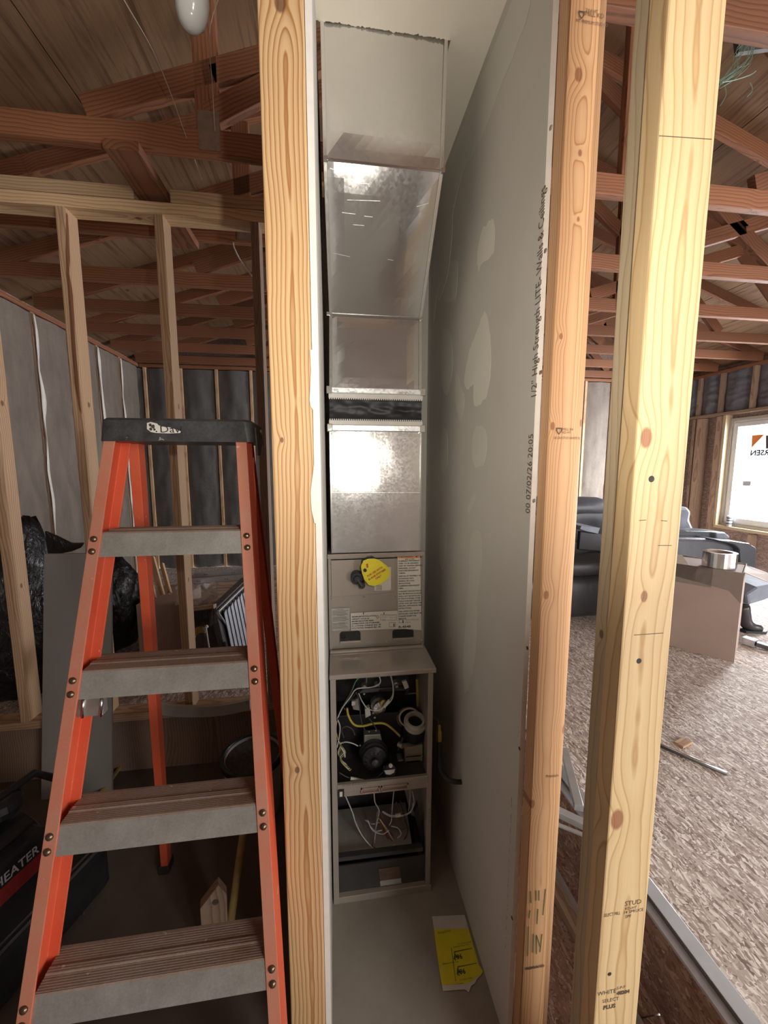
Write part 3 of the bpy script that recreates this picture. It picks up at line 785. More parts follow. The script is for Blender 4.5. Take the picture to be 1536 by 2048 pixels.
# scratches on the offset sheet
b = MB()
for x0, y0, x1, y1 in ((683, 348, 712, 353), (684, 428, 711, 431), (833, 416, 856, 409), (700, 369, 738, 371), (694, 403, 760, 405), (660, 340, 683, 348), (728, 435, 745, 437), (706, 452, 728, 454), (665, 508, 700, 516), (775, 521, 786, 523)):
    def onoff(x, y):
        d = _F + _R * ((x - 768) / FPX) - _U * ((y - 1024) / FPX); c = V((0, 0, EYE))
        n_ = V((0, .333, .21)).cross(V((1, 0, 0))); n_ = V((0, -.333, -.21)).normalized()
        n_ = V((0, .308, .245)); p0 = V((0, 1.41, 2.122)); return c + d * ((p0 - c).dot(n_) / d.dot(n_)) + V((0, -.0062, 0))
    a_, b_ = onoff(x0, y0), onoff(x1, y1); u_ = V((0, -.245, .308)).normalized() * .0006
    b.prism([a_ - u_, b_ - u_, b_ + u_, a_ + u_], (0, -.0003, 0))
b.build('scratch_marks', M['galv_bright'], du, kind='stuff')
def cleat(z0, z1):
    MB().box((-.013, 1.398, z0), (.333, 1.41, z1)).build('drive_cleat', M['galv_bright'], du, bevel=.003)
    for x in (-.017, .318): MB().box((x, 1.393, z0 - .003), (x + .020, 1.412, z1 + .002)).build('cleat_tab', M['galv_smooth'], du, bevel=.003)
cleat(1.858, 1.879); cleat(1.727, 1.750)
for z0, z1 in ((1.842, 1.858), (1.750, 1.765)):
    MB().box((-.010, 1.403, z0), (.329, 1.41, z1)).build('connector_strip', M['white'], du, bevel=.001)
for zz, s in ((1.842, -1), (1.765, 1)):
    b = MB()
    for i in range(44):
        x = -.008 + i * .00765
        b.box((x, 1.400, zz - .0045 if s < 0 else zz + .0), (x + .0042, 1.406, zz if s < 0 else zz + .0045))
    b.build('crimp_teeth', M['white'], du, kind='stuff')
def fab(u, v):
    e = math.sin(v * math.pi)
    return V((-.008 + .335 * u, 1.406 + .012 * e + .010 * noise.noise(V((u * 5 + v * 3, v * 2 - u * 4, 3))) * e + .006 * noise.noise(V((u * 14, v * 5, 1))) * e, 1.765 + .077 * v))
MB().grid(fab, 40, 14).build('fabric_connector', M['flex'], du, smooth=True)
MB().box((-.006, 1.43, 1.76), (.326, 1.78, 1.85)).build('fabric_core', M['flex'], du)
# plenum: two front sheets meeting at a crease
def plen(u, v):
    z = 1.283 + .447 * v
    k = abs(v - .5) * 2
    return V((DX0 + (DX1 + .001 - DX0) * u, 1.411 - .002 * (1 - k) + .0006 * noise.noise(V((u * 5, v * 6, 8))), z))
b = MB().grid(plen, 24, 48)
b.box((DX0, 1.418, 1.283), (DX1, 1.79, 1.73))
b.build('plenum', M['galv_plenum'], du, smooth=False)
MB().tube([(DX0 + .002, 1.4090, 1.507), (DX1 - .002, 1.4090, 1.505)], .0016, 6).build('plenum_crease', M['galv_bright'], du)
MB().box((DX0 - .001, 1.407, 1.285), (DX0 + .004, 1.413, 1.727)).build('corner_seam', M['chrome'], du)
MB().box((DX1 - .004, 1.407, 1.285), (DX1 + .001, 1.413, 1.727)).build('corner_seam', M['galv_smooth'], du)

# ================================================================ coil cabinet
CY = 1.41
def py(x, y, Y=CY): return at(x, y, 'Y', Y)
co = empty('coil_cabinet', (.16, 1.6, .905), 'taupe evaporator coil cabinet with warning labels, standing on the furnace', 'coil cabinet')
CX0, CX1 = -.022, .342
MB().box((CX0, CY + .004, .905), (CX1, 1.80, 1.275)).build('case', M['taupe'], co, bevel=.003)
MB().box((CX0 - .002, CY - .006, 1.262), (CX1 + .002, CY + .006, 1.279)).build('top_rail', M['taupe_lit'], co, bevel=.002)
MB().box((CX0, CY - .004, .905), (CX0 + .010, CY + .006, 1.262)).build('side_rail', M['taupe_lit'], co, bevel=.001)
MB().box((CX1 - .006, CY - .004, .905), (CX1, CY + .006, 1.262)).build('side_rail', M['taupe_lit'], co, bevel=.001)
MB().box((CX0 + .012, CY - .001, 1.256), (CX1 - .010, CY + .005, 1.260)).build('shadow_strip', M['black'], co)  # black strip put in as the shade beneath the top rail
# raised door with rounded lower right corner
d0, d1 = py(663, 1194), py(790, 1110)
pr = [(d0.x, d1.z), (d0.x, d0.z)]
r = .016
for k in range(7):
    a = math.radians(-90 + 15 * k); pr.append((d1.x - r + r * math.cos(a), d0.z + .007 + r + r * math.sin(a)))
pr.append((d1.x, d1.z))
MB().prism([(x, CY - .001, z) for x, z in pr], (0, .008, 0)).build('access_door', M['taupe'], co, bevel=.0012)
for x, y in ((728, 1193), (661, 1127), (662, 1197), (790, 1192), (843, 1280), (734, 1284), (773, 1284)):
    MB().lathe([(.003, 0), (.003, .002), (.0015, .003)], py(x, y, CY - .002), (0, -1, 0), 10).build('screw', M['chrome'], co)
# stubs with black plugs
def cyl(b, c, r, h, axis=(0, -1, 0), n=20, mi=0): return b.lathe([(r * .92, 0), (r, .002), (r, h - .003), (r * .9, h)], c, axis, n, mi)
c = py(713, 1151); b = MB(); cyl(b, c, .0225, .040); cyl(b, V((c.x, CY - .04, c.z)), .012, .012); b.build('pipe_plug', M['black_rubber'], co, smooth=False)
c2 = py(722, 1164); b = MB(); cyl(b, c2, .0125, .048); b.tube([V((c.x, CY - .045, c.z)), V((c2.x, CY - .05, c2.z))], .008, 8); b.build('pipe_plug', M['black_rubber'], co)
c3 = py(740, 1124); b = MB(); cyl(b, c3, .026, .030); b.tube([V((c3.x - .026 + .006 * math.cos(t), CY - .02, c3.z + .006 + .010 * math.sin(t))) for t in [i * .5 for i in range(9)]], .002, 6); b.build('pipe_plug', M['black_rubber'], co)
# labels
def flatlabel(parent, pts, Y, m, name='label', t=.0006):
    return MB().prism([at(x, y, 'Y', Y) for x, y in pts], (0, -t, 0)).build(name, M[m], parent)
LY = CY - .0012
flatlabel(co, ((795, 1108), (840, 1106), (843, 1260), (796, 1257)), LY, 'paper', 'warning_label')
flatlabel(co, ((796, 1110), (839, 1107.5), (840, 1116), (796, 1116.5)), LY - .0008, 'orange', 'orange_band')
flatlabel(co, ((701, 1226), (795, 1221), (796, 1257.5), (702, 1261)), LY, 'paper', 'room_size_label')
flatlabel(co, ((662, 1217), (699, 1215.5), (700, 1259), (664.5, 1262)), LY, 'paper_grey', 'caution_label')
flatlabel(co, ((749, 1166), (749, 1180), (751, 1181.5), (780, 1180.5), (782, 1178), (782, 1134), (760, 1134)), CY - .0015, 'paper', 'rating_label')
def para(lines, x0, y0, dy, size, parent=co, Y=LY - .0006, w=None, m='ink', slope=0, bold=0):
    for i, s in enumerate(lines):
        if not s: continue
        p = at(x0, y0 + dy * i, 'Y', Y)
        lettering(s, size, (p.x, Y, p.z), (1, 0, slope), (0, 0, 1), M[m], parent, 'lettering', width=w[i] if w else None, proud=.0002, bold=bold)
wl_ = ['FLAMMABLE REFRIGERANT', 'USED. TO BE REPAIRED', 'ONLY BY TRAINED SERVICE', 'PERSONNEL. DO NOT', 'PUNCTURE REFRIGERANT', 'TUBING.', 'DISPOSE OF PROPERLY IN', 'ACCORDANCE WITH', 'FEDERAL OR LOCAL', 'REGULATIONS.', 'FLAMMABLE REFRIGERANT', 'USED.',
       'AUXILIARY DEVICES WHICH', 'MAY BE IGNITION SOURCES', 'SHALL NOT BE INSTALLED', 'IN THE DUCTWORK, OTHER', 'THAN AUXILIARY DEVICES', 'LISTED FOR USE WITH THE', 'SPECIFIC APPLIANCE. SEE', 'INSTRUCTIONS.', 'LEAK DETECTION SYSTEM', 'INSTALLED. UNIT MUST BE', 'POWERED EXCEPT FOR', 'SERVICE.']
for i, s in enumerate(wl_):
    yy = 1123.5 + 4.85 * i + (1.2 if i > 5 else 0) + (1.4 if i > 11 else 0) + (1.2 if i > 19 else 0)
    para([s], 797, yy, 0, .0068, w=[.0039 * len(s)], bold=.00025)
para(['WARNING'], 807, 1114.8, 0, .0075, w=[.036], Y=LY - .0014, bold=.0003); para(['RISK OF FIRE'], 810, 1119.3, 0, .005, w=[.036], bold=.0002)
for x in (804, 833): flatlabel(co, ((x - 2, 1114.5), (x + 2, 1114.5), (x, 1110.5)), LY - .0016, 'ink', 'warning_triangle')
para(['READ OPERATORS', 'MANUAL'], 811, 1241, 4.5, .005, w=[.052, .022]); para(['R-454B'], 797, 1256, 0, .0115, w=[.048], bold=.0004)
for x0, y0, x1, y1 in ((798, 1239, 806, 1246), (778, 1245, 791, 1254), (761, 1229, 793, 1240.5)):
    for (a, b_, c_, d_) in ((x0, y0, x1, y0 + .5), (x0, y1 - .5, x1, y1), (x0, y0, x0 + .5, y1), (x1 - .5, y0, x1, y1)):
        flatlabel(co, ((a, b_), (c_, b_), (c_, d_), (a, d_)), LY - .0007, 'ink', 'printed_rule', .0002)
for x, y in ((788, 1250), (806, 1243)): flatlabel(co, ((x - 1, y - 3), (x + 1, y - 3), (x + 1, y + 3), (x - 1, y + 3)), LY - .0009, 'ink', 'printed_symbol', .0002)
for x in (727, 768): flatlabel(co, ((x - .8, 1224.5), (x + .8, 1224.5), (x + .8, 1229), (x - .8, 1229)), LY - .0009, 'ink', 'printed_symbol', .0002)
flatlabel(co, ((755, 1229.5), (758.5, 1233.5), (755, 1237.5), (751.5, 1233.5)), LY - .0007, 'ink_red', 'printed_symbol', .0002)
flatlabel(co, ((755, 1231), (757, 1233.5), (755, 1236), (753, 1233.5)), LY - .0010, 'paper', 'printed_symbol', .0002)
for i, (s, w) in enumerate((('MINIMUM INSTALLATION', .092), ('HEIGHT: 6 ft (2 m)', .066), ('MINIMUM ROOM AREA', .084), ('(OPERATING OR STORAGE):', .106), ('3.1 x TOTAL CHARGE (kg) - ft\u00b2', .112), ('(15 x TOTAL CHARGE (lb) - ft\u00b2)', .112))):
    para([s], 703.5, 1235 + 4.6 * i, 0, .0068, w=[w], slope=.01, bold=.00025)
para(['REFRIGERANT', 'SAFETY GROUP', 'A2L'], 764, 1233, 3.6, .005, w=[.05, .052, .014], m='ink_brown')
para(['CAUTION'], 674, 1220, 0, .005, w=[.024]); para(['WARNING'], 674, 1232, 0, .005, w=[.03]); para(['WARNING'], 676, 1247, 0, .005, w=[.026])
b = MB()
for i in range(15):
    y = 1222.5 + 2.5 * i
    if i in (4, 9): continue
    p, q = at(665, y, 'Y', LY - .0008), at(697 - (i * 5) % 7, y, 'Y', LY - .0008)
    b.box((p.x, p.y - .0002, p.z - .0008), (q.x, p.y, p.z + .0006))
for i in range(5):
    p, q = at(752, 1172 + 2 * i, 'Y', CY - .0024), at(764, 1172 + 2 * i, 'Y', CY - .0024)
    b.box((p.x, p.y - .0002, p.z - .0006), (q.x, p.y, p.z + .0006))
b.build('fine_print', M['ink_brown'], co, kind='stuff')
# hand holes with black grommets and tray lip
for x0, x1, y0, y1 in ((680, 721, 1262, 1283), (785, 827, 1258, 1277)):
    a_, b_ = py(x0, y1), py(x1, y0); rr = .010; P = []
    for cx_, cz_, s0 in ((b_.x - rr, a_.z + .002, -90), (b_.x - rr, b_.z - rr, 0), (a_.x + rr, b_.z - rr, 90), (a_.x + rr, a_.z + .002, 180)):
        if s0 in (-90, 180): P.append((cx_ + (rr if s0 == -90 else -rr), cz_))
        else:
            for k in range(5):
                t = math.radians(s0 + 22.5 * k); P.append((cx_ + rr * math.cos(t), cz_ + rr * math.sin(t)))
    MB().prism([(x, CY - .0005, z) for x, z in P], (0, .006, 0)).build('hand_hole', M['black'], co)
    MB().box((a_.x, CY - .006, a_.z - .006), (b_.x, CY + .004, a_.z + .0015)).build('tray_lip', M['taupe_lit'], co, bevel=.001)
    MB().tube([V((a_.x + .012 + .009 * math.cos(t), CY - .004, (a_.z + b_.z) / 2 + .007 * math.sin(t))) for t in [i * .6 for i in range(11)]], .0015, 6).build('grommet', M['black_rubber'], co)

# hanging refrigerant tag
TP = [(722, 1132), (727, 1121), (737, 1117.5), (749, 1117), (760, 1121), (774, 1132), (781, 1144), (776, 1157), (762, 1168), (749, 1172), (738, 1170), (729, 1160), (724, 1146)]
tg = MB().prism([at(x, y, 'Y', 1.352) for x, y in TP], (0, -.0012, 0)).build('refrigerant_tag', M['yellow'], label='yellow R-454B tag hanging on the black plugs of the coil cabinet', cat='tag')
tx = V((.86, 0, .51)); ty = V((-.51, 0, .86))
def tagtext(s, x, y, size, w, m='ink_red'):
    p = at(x, y, 'Y', 1.3505); lettering(s, size, (p.x, 1.3505, p.z), tx, ty, M[m], tg, width=w, proud=.0003, bold=.0004)
tagtext('FOR USE WITH', 735.5, 1154.5, .010, .064); tagtext('R-454B SYSTEMS', 738, 1161, .010, .072); tagtext('ONLY', 752, 1159.5, .010, .026)
MB().lathe([(.006, 0), (.006, .006), (.003, .008)], at(730, 1140, 'Y', 1.3505), (0, -1, 0), 12).build('tag_eyelet', M['black_rubber'], tg)
flatlabel(tg, ((732, 1128), (736, 1127), (737, 1135), (733, 1136)), 1.3506, 'ink_red', 'printed_flame', .0002)

# ================================================================ furnace
FY, FX0, FX1, FZ = 1.25, -.020, .343, .90
fu = empty('furnace', (.16, 1.5, 0), 'open taupe gas furnace with its doors off, standing in the closet', 'furnace')
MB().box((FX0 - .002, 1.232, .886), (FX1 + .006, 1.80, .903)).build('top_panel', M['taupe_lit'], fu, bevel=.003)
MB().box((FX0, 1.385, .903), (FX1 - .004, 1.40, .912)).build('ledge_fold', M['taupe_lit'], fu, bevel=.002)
MB().box((FX0, 1.262, .025), (FX0 + .006, 1.80, .886)).build('side_panel', M['taupe'], fu)
MB().box((FX1 - .006, 1.262, .025), (FX1, 1.80, .886)).build('side_panel', M['taupe'], fu)
MB().box((FX0, FY, .025), (FX0 + .020, FY + .014, .886)).build('front_jamb', M['taupe'], fu, bevel=.002)
MB().box((FX1 - .018, FY, .025), (FX1, FY + .014, .886)).build('front_jamb', M['taupe'], fu, bevel=.002)
MB().box((FX0, 1.76, .025), (FX1, 1.77, .886)).build('back_panel', M['dark_in'], fu)
MB().box((FX0 + .006, 1.50, .47), (FX1 - .006, 1.51, .886)).build('vestibule_panel', M['dark_in'], fu)
MB().box((FX0, FY, 0), (FX1 + .004, FY + .03, .026)).build('base_rail', M['taupe'], fu, bevel=.002)
MB().box((FX0 + .02, FY + .03, 0), (FX1 - .02, 1.76, .03)).build('base_pan', M['dark_panel'], fu)
MB().box((FX0 + .012, FY + .012, .446), (FX1 - .012, 1.50, .456)).build('blower_deck', M['dark_panel'], fu)
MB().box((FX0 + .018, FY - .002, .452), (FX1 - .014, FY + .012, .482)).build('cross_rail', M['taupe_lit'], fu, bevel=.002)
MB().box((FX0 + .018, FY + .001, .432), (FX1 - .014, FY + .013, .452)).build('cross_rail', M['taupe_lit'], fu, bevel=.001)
def fy(x, y, Y=FY): return at(x, y, 'Y', Y)
a_, b_ = fy(722, 1584), fy(816, 1566)
for (u0, u1) in ((0, .39), (.42, 1.0)):
    b = MB(); x0 = a_.x + (b_.x - a_.x) * u0; x1 = a_.x + (b_.x - a_.x) * u1; z = (a_.z + b_.z) / 2
    b.box((x0, FY - .006, z + .006), (x1, FY, z + .010)); b.box((x0, FY - .006, z - .010), (x0 + .004, FY, z + .010)); b.box((x1 - .004, FY - .006, z - .010), (x1, FY, z + .010)); b.box((x0, FY - .006, z - .012), (x1, FY, z - .008))
    b.build('switch_bracket', plain('pinkish_bracket', (.40, .27, .22), .5), fu)
b = MB(); p = fy(682, 1586, FY - .002); b.box((p.x - .011, p.y - .004, p.z - .015), (p.x + .011, p.y, p.z + .015)); b.build('door_switch_frame', M['black'], fu)
MB().box((p.x - .005, p.y - .006, p.z - .009), (p.x + .005, p.y - .003, p.z + .009)).build('door_switch', M['white'], fu)
p = fy(858, 1626); MB().box((p.x - .004, FY - .003, p.z - .045), (p.x + .004, FY, p.z + .045)).build('side_label', M['paper_grey'], fu)
lettering('UNIT 80 AFUE', .006, (p.x + .002, FY - .0032, p.z - .04), (0, 0, 1), (-1, 0, 0), M['ink'], fu, width=.06)
p = fy(683, 1572.5, FY - .0022); lettering('CAUTION  BLOWER DOOR', .006, (p.x, FY - .0022, p.z), (1, 0, .0), (0, 0, 1), M['ink'], fu, width=.09)
# blower compartment: lower dark panel, shelf edge, sticker
MB().box((FX0 + .02, 1.47, .03), (FX1 - .018, 1.48, .455)).build('blower_housing', M['dark_panel'], fu)
MB().prism([V((FX0 + .02, 1.29, .14)), V((FX1 - .06, 1.29, .14)), V((FX1 - .06, 1.44, .20)), V((FX0 + .02, 1.44, .20))], (0, 0, -.004)).build('blower_shelf', M['alu'], fu)
MB().prism([fy(x, y, 1.262) for x, y in ((676, 1716), (846, 1695), (846, 1702), (676, 1724))], (0, .02, 0)).build('filter_rail', M['dark_panel'], fu)
MB().box((FX0 + .02, 1.268, .026), (FX1 - .018, 1.273, at(760, 1722, 'Y', 1.268).z)).build('lower_panel', M['dark_panel'], fu)
MB().prism([fy(x, y, 1.267) for x, y in ((757, 1738), (799, 1732), (803, 1766), (761, 1772))], (0, -.0008, 0)).build('serial_label', M['ink_brown'], fu)
MB().prism([fy(x, y, 1.2665) for x, y in ((760, 1762), (802, 1756), (803, 1766), (761, 1772))], (0, -.0008, 0)).build('serial_label', M['paper_grey'], fu)
MB().prism([fy(x, y, 1.33) for x, y in ((828, 1625), (836, 1610), (856, 1710), (856, 1760), (850, 1712))], (0, .02, 0)).build('blower_slide', M['dark_panel'], fu)
MB().prism([fy(x, y, 1.40) for x, y in ((808, 1576), (856, 1568), (856, 1700), (845, 1640), (822, 1630))], (0, .01, 0)).build('control_plate', M['taupe'], fu)
# control board with connectors
MB().box((.03, 1.42, .33), (.27, 1.43, .455)).build('control_board', M['wire_blue'], fu)
random.seed(3)
for i in range(16):
    x = .035 + random.random() * .22; z = .34 + random.random() * .09
    MB().box((x, 1.40, z), (x + .008 + random.random() * .016, 1.421, z + .006 + random.random() * .02)).build('board_component', M[random.choice(['black', 'dark_panel', 'paper_grey', 'wire_blue', 'chrome'])], fu, bevel=.001)
MB().box((.235, 1.36, .36), (.262, 1.42, .46)).build('capacitor', M['alu'], fu, bevel=.006)
def wire(pts, m, r=.0016, Y=1.32, name='wire', n=7):
    P = []
    for i, q in enumerate(pts):
        yy = q[2] if len(q) > 2 else Y
        P.append(fy(q[0], q[1], yy))
    MB().tube(crom(P, n), r, 6).build(name, M[m], fu, smooth=True)
for k, (pts, m) in enumerate([
    ([(691, 1592), (705, 1625), (711, 1645), (725, 1672), (745, 1695), (762, 1706), (780, 1702), (790, 1688)], 'wire_white'),
    ([(712, 1640), (722, 1665), (742, 1690), (762, 1703)], 'wire_brown'), ([(692, 1594), (706, 1628), (713, 1652), (730, 1680), (752, 1700), (775, 1706), (789, 1690)], 'wire_white'),
    ([(748, 1586), (750, 1605), (758, 1622), (752, 1655), (748, 1690), (746, 1700)], 'wire_white'), ([(748, 1586), (752, 1610), (761, 1625), (775, 1655), (790, 1680)], 'wire_red'),
    ([(735, 1640), (745, 1660), (765, 1668), (778, 1660)], 'wire_white'), ([(738, 1650), (750, 1662), (764, 1660)], 'wire_white'), ([(732, 1638), (742, 1650), (745, 1690)], 'wire_brown'),
    ([(762, 1640), (772, 1665), (785, 1682), (800, 1684), (812, 1676), (815, 1655), (808, 1640)], 'wire_brown'), ([(758, 1640), (775, 1675), (790, 1686), (808, 1680)], 'wire_red'),
    ([(765, 1622), (780, 1630), (800, 1631), (818, 1625), (827, 1613), (828, 1600), (824, 1582)], 'wire_white'), ([(764, 1624), (782, 1633), (802, 1633), (822, 1624), (826, 1606)], 'wire_white'),
    ([(788, 1580), (785, 1610), (783, 1640), (779, 1650)], 'wire_white'), ([(820, 1578), (820, 1600), (817, 1622)], 'wire_white'), ([(755, 1623), (752, 1650), (750, 1680), (747, 1697)], 'wire_white'),
    ([(782, 1652), (796, 1656), (802, 1668), (795, 1676)], 'wire_white'), ([(760, 1638), (776, 1662), (786, 1680)], 'paper'), ([(756, 1634), (770, 1656), (782, 1675)], 'wire_yellow'),
    ([(792, 1604), (798, 1625), (796, 1650), (806, 1660), (814, 1655), (808, 1645), (806, 1632)], 'wire_brown'), ([(730, 1640), (744, 1648), (760, 1644)], 'wire_white'), ([(800, 1600), (808, 1630), (816, 1660), (808, 1680)], 'black')]):
    wire(pts, m, .0017 + .0006 * (k % 3 == 0), 1.30 + .008 * (k % 5), 'wire')
MB().lathe([(.006, 0), (.006, .02)], fy(791, 1631, 1.30), (1, 0, .1), 10).build('cable_tie', M['white'], fu)
# burner compartment: inducer motor
c = fy(746, 1498, 1.36)
MB().lathe([(.050, 0), (.056, .006), (.056, .028), (.050, .034), (.050, .040), (.044, .046), (.044, .056), (.030, .064), (.010, .066), (.010, .074), (0, .075)], c, (0, -1, .08), 32).build('inducer_motor', M['black'], fu)
for k in range(14):
    a = k * math.pi / 7; d = V((math.cos(a), 0, math.sin(a)))
    MB().prism([c + d * .030 + V((0, -.0665, 0)), c + d * .030 + V((0, -.0665, 0)) + d.cross(V((0, 1, 0))) * .006, c + d * .041 + V((0, -.058, 0)) + d.cross(V((0, 1, 0))) * .007, c + d * .041 + V((0, -.058, 0))], (0, -.001, 0)).build('vent_slot', M['dark_in'], fu)
MB().lathe([(.013, 0), (.013, .010), (.006, .014)], c + V((0, -.072, .006)), (0, -1, .08), 16).build('motor_hub', M['dark_panel'], fu)
MB().prism([fy(x, y, 1.37) for x, y in ((727, 1460), (759, 1458), (764, 1478), (727, 1480))], (0, -.03, 0)).build('motor_bracket', M['alu'], fu, bevel=.002)
for x, y in ((738, 1462), (752, 1460), (720, 1490)): MB().lathe([(.004, 0), (.004, .004), (.002, .006)], fy(x, y, 1.34), (0, -1, 0), 8).build('screw', M['chrome'], fu)
# collector box / secondary body
MB().prism([fy(x, y, 1.40) for x, y in ((676, 1432), (800, 1424), (808, 1545), (678, 1556))], (0, .09, 0)).build('collector_box', M['black'], fu, bevel=.004)
# burner manifold on top
MB().prism([fy(x, y, 1.40) for x, y in ((712, 1356), (812, 1350), (815, 1382), (715, 1386))], (0, .06, 0)).build('burner_box', M['dark_panel'], fu, bevel=.004)
MB().tube([fy(716, 1381, 1.37), fy(812, 1373, 1.37)], .006, 10).build('gas_manifold', M['dark_panel'], fu, smooth=True)
for x, y in ((728, 1368), (753, 1366), (791, 1362)): MB().lathe([(.010, 0), (.010, .018), (.006, .022), (.006, .03)], fy(x, y, 1.38), (0, -1, -.2), 14).build('burner_orifice', M['alu'], fu)
MB().prism([fy(x, y, 1.34) for x, y in ((803, 1361), (812, 1358), (817, 1372), (809, 1376))], (0, -.01, 0)).build('spade_connector', M['paper'], fu, bevel=.001)
MB().tube(crom([fy(799, 1350, 1.37), fy(814, 1352, 1.36), (fy(817, 1372, 1.36)), fy(812, 1388, 1.37)], 6), .007, 8).build('ignition_lead', M['black'], fu, smooth=True)
# gas valve: knurled chrome body
c = fy(755, 1404, 1.36)
MB().lathe([(.030, 0), (.030, .02), (.024, .028), (.024, .040), (.012, .046)], c, (.1, -1, 0), 20).build('gas_valve_body', M['chrome'], fu)
MB().lathe([(.014, 0), (.014, .02), (.008, .024)], fy(764, 1402, 1.33), (.2, -1, .1), 12).build('gas_valve_knob', M['brass'], fu)
MB().prism([fy(x, y, 1.35) for x, y in ((729, 1412), (738, 1408), (741, 1424), (730, 1430))], (0, -.02, 0)).build('valve_terminal', M['white'], fu, bevel=.002)
MB().prism([fy(x, y, 1.35) for x, y in ((703, 1400), (712, 1398), (712, 1406), (703, 1408))], (0, -.012, 0)).build('pressure_switch_tab', M['white'], fu, bevel=.001)
MB().prism([fy(x, y, 1.37) for x, y in ((702, 1398), (716, 1394), (719, 1418), (706, 1416))], (0, -.01, 0)).build('pressure_switch_bracket', M['alu'], fu, bevel=.001)
for x, y in ((749, 1432), (746, 1423), (728, 1385)): MB().lathe([(.004, 0), (.004, .01)], fy(x, y, 1.33), (0, -1, 0), 8).build('terminal', M['chrome'], fu)
wire([(733, 1366), (732, 1352), (724, 1352), (712, 1362), (702, 1385), (690, 1405), (676, 1432), (675, 1443)], 'wire_green', .0022, 1.31)
wire([(758, 1351), (761, 1362), (756, 1370), (740, 1375), (722, 1376), (710, 1380), (700, 1395), (685, 1415), (675, 1436)], 'wire_white', .0024, 1.30)
wire([(780, 1346), (786, 1370), (786, 1392), (780, 1404), (770, 1412), (758, 1420), (746, 1421)], 'wire_white', .0024, 1.30)
wire([(782, 1346), (786, 1375), (785, 1390), (779, 1400)], 'wire_white', .0018, 1.305)
MB().tube([fy(768, 1414, 1.30), fy(779, 1401, 1.30)], [.0055, .007], 8).build('wire_splice', M['white'], fu)
wire([(717, 1386), (724, 1402), (734, 1416), (745, 1421)], 'wire_white', .002, 1.30)
wire([(712, 1384), (718, 1400), (722, 1440), (730, 1460)], 'dark_panel', .0024, 1.31)
wire([(738, 1436), (748, 1450), (755, 1462)], 'dark_panel', .002, 1.30)
wire([(713, 1383), (700, 1400), (688, 1412), (690, 1420)], 'black', .003, 1.31)
wire([(694, 1416), (697, 1432), (708, 1449), (725, 1452), (748, 1447), (768, 1447), (784, 1457), (800, 1472)], 'wire_yellow', .0042, 1.31, 'yellow_tube')
wire([(676, 1440), (680, 1455), (678, 1475), (674, 1495)], 'wire_white', .0022, 1.28)
wire([(674, 1442), (672, 1460), (676, 1480)], 'wire_yellow', .0016, 1.28)
wire([(688, 1476), (683, 1460), (692, 1453), (704, 1458), (710, 1470)], 'dark_panel', .0022, 1.29)
for i, m in enumerate(('wire_white', 'wire_yellow', 'wire_brown', 'wire_green', 'wire_white', 'wire_yellow')):
    wire([(674 + i, 1478 + i * 2), (681 + i * 2, 1490 + i * 3), (676 + i, 1505 + i * 3), (683 + i * 3, 1520 + i * 4), (692 + i * 2, 1528 + i * 2)], m, .0017, 1.285)
wire([(680, 1487), (692, 1484), (706, 1487), (716, 1492)], 'wire_white', .0022, 1.29)
wire([(682, 1494), (688, 1505), (690, 1514)], 'wire_white', .003, 1.285)
wire([(678, 1545), (692, 1553), (704, 1557)], 'dark_panel', .002, 1.28)
wire([(728, 1559), (750, 1556), (765, 1545), (768, 1532)], 'dark_panel', .002, 1.28)
MB().tube([fy(701, 1557, 1.275), fy(727, 1562, 1.275)], [.0065, .0055], 10).build('wire_splice', M['white'], fu)
MB().prism([fy(x, y, 1.30) for x, y in ((725, 1377), (758, 1374), (757, 1381), (716, 1385))], (0, -.008, 0)).build('wire_sleeve', M['dark_panel'], fu, bevel=.002)
# small round pressure switch low right
c = fy(779, 1538, 1.285)
MB().lathe([(.022, 0), (.024, .008), (.022, .016), (.010, .02)], c, (0, -1, .3), 20).build('pressure_switch', M['black'], fu)
MB().prism([fy(x, y, 1.262) for x, y in ((768, 1541), (790, 1538), (788, 1545), (780, 1549), (772, 1548))], (0, -.001, 0)).build('pressure_switch_label', M['paper'], fu)
MB().lathe([(.007, 0), (.007, .006)], fy(781, 1530, 1.262), (0, -1, .2), 12).build('terminal', M['white'], fu)
MB().prism([fy(x, y, 1.36) for x, y in ((769, 1508), (782, 1505), (785, 1520), (770, 1524))], (0, -.02, 0)).build('hose_barb', M['black'], fu, bevel=.003)
# vent elbow with white collar, and drain trap
c = fy(829, 1457, 1.37)
MB().lathe([(.030, -.040), (.042, -.034), (.043, .000), (.043, .020)], c, (.0, -.35, 1), 28).build('vent_boot', M['black_rubber'], fu)
cc_ = c + V((0, -.006, .028))
MB().lathe([(.043, -.008), (.044, .004), (.044, .008), (.036, .008), (.036, .022), (.029, .022), (.029, .0)], cc_, (.0, -.35, 1), 32).build('vent_collar', M['paper'], fu)
MB().tube([cc_ + V((-.016, .03, .004)) + V((math.cos(t) * .040, math.sin(t) * .012, math.sin(t) * .030)) for t in [.6 + i * .25 for i in range(15)]], .004, 6).build('pipe_clamp', M['paper'], fu, smooth=True)
MB().tube([cc_ + V((-.020, .034, .000)) + V((math.cos(t) * .044, math.sin(t) * .012, math.sin(t) * .036)) for t in [.6 + i * .25 for i in range(15)]], .003, 6).build('pipe_clamp', M['wire_brown'], fu, smooth=True)
MB().lathe([(.0285, .0), (.0285, .001)], cc_, (.0, -.35, 1), 24).build('vent_opening', M['black'], fu)
MB().prism([fy(x, y, 1.38) for x, y in ((806, 1486), (843, 1478), (842, 1513), (808, 1517))], (0, -.03, 0)).build('drain_trap', plain('cream_trap', (.42, .38, .26), .5), fu, bevel=.004)
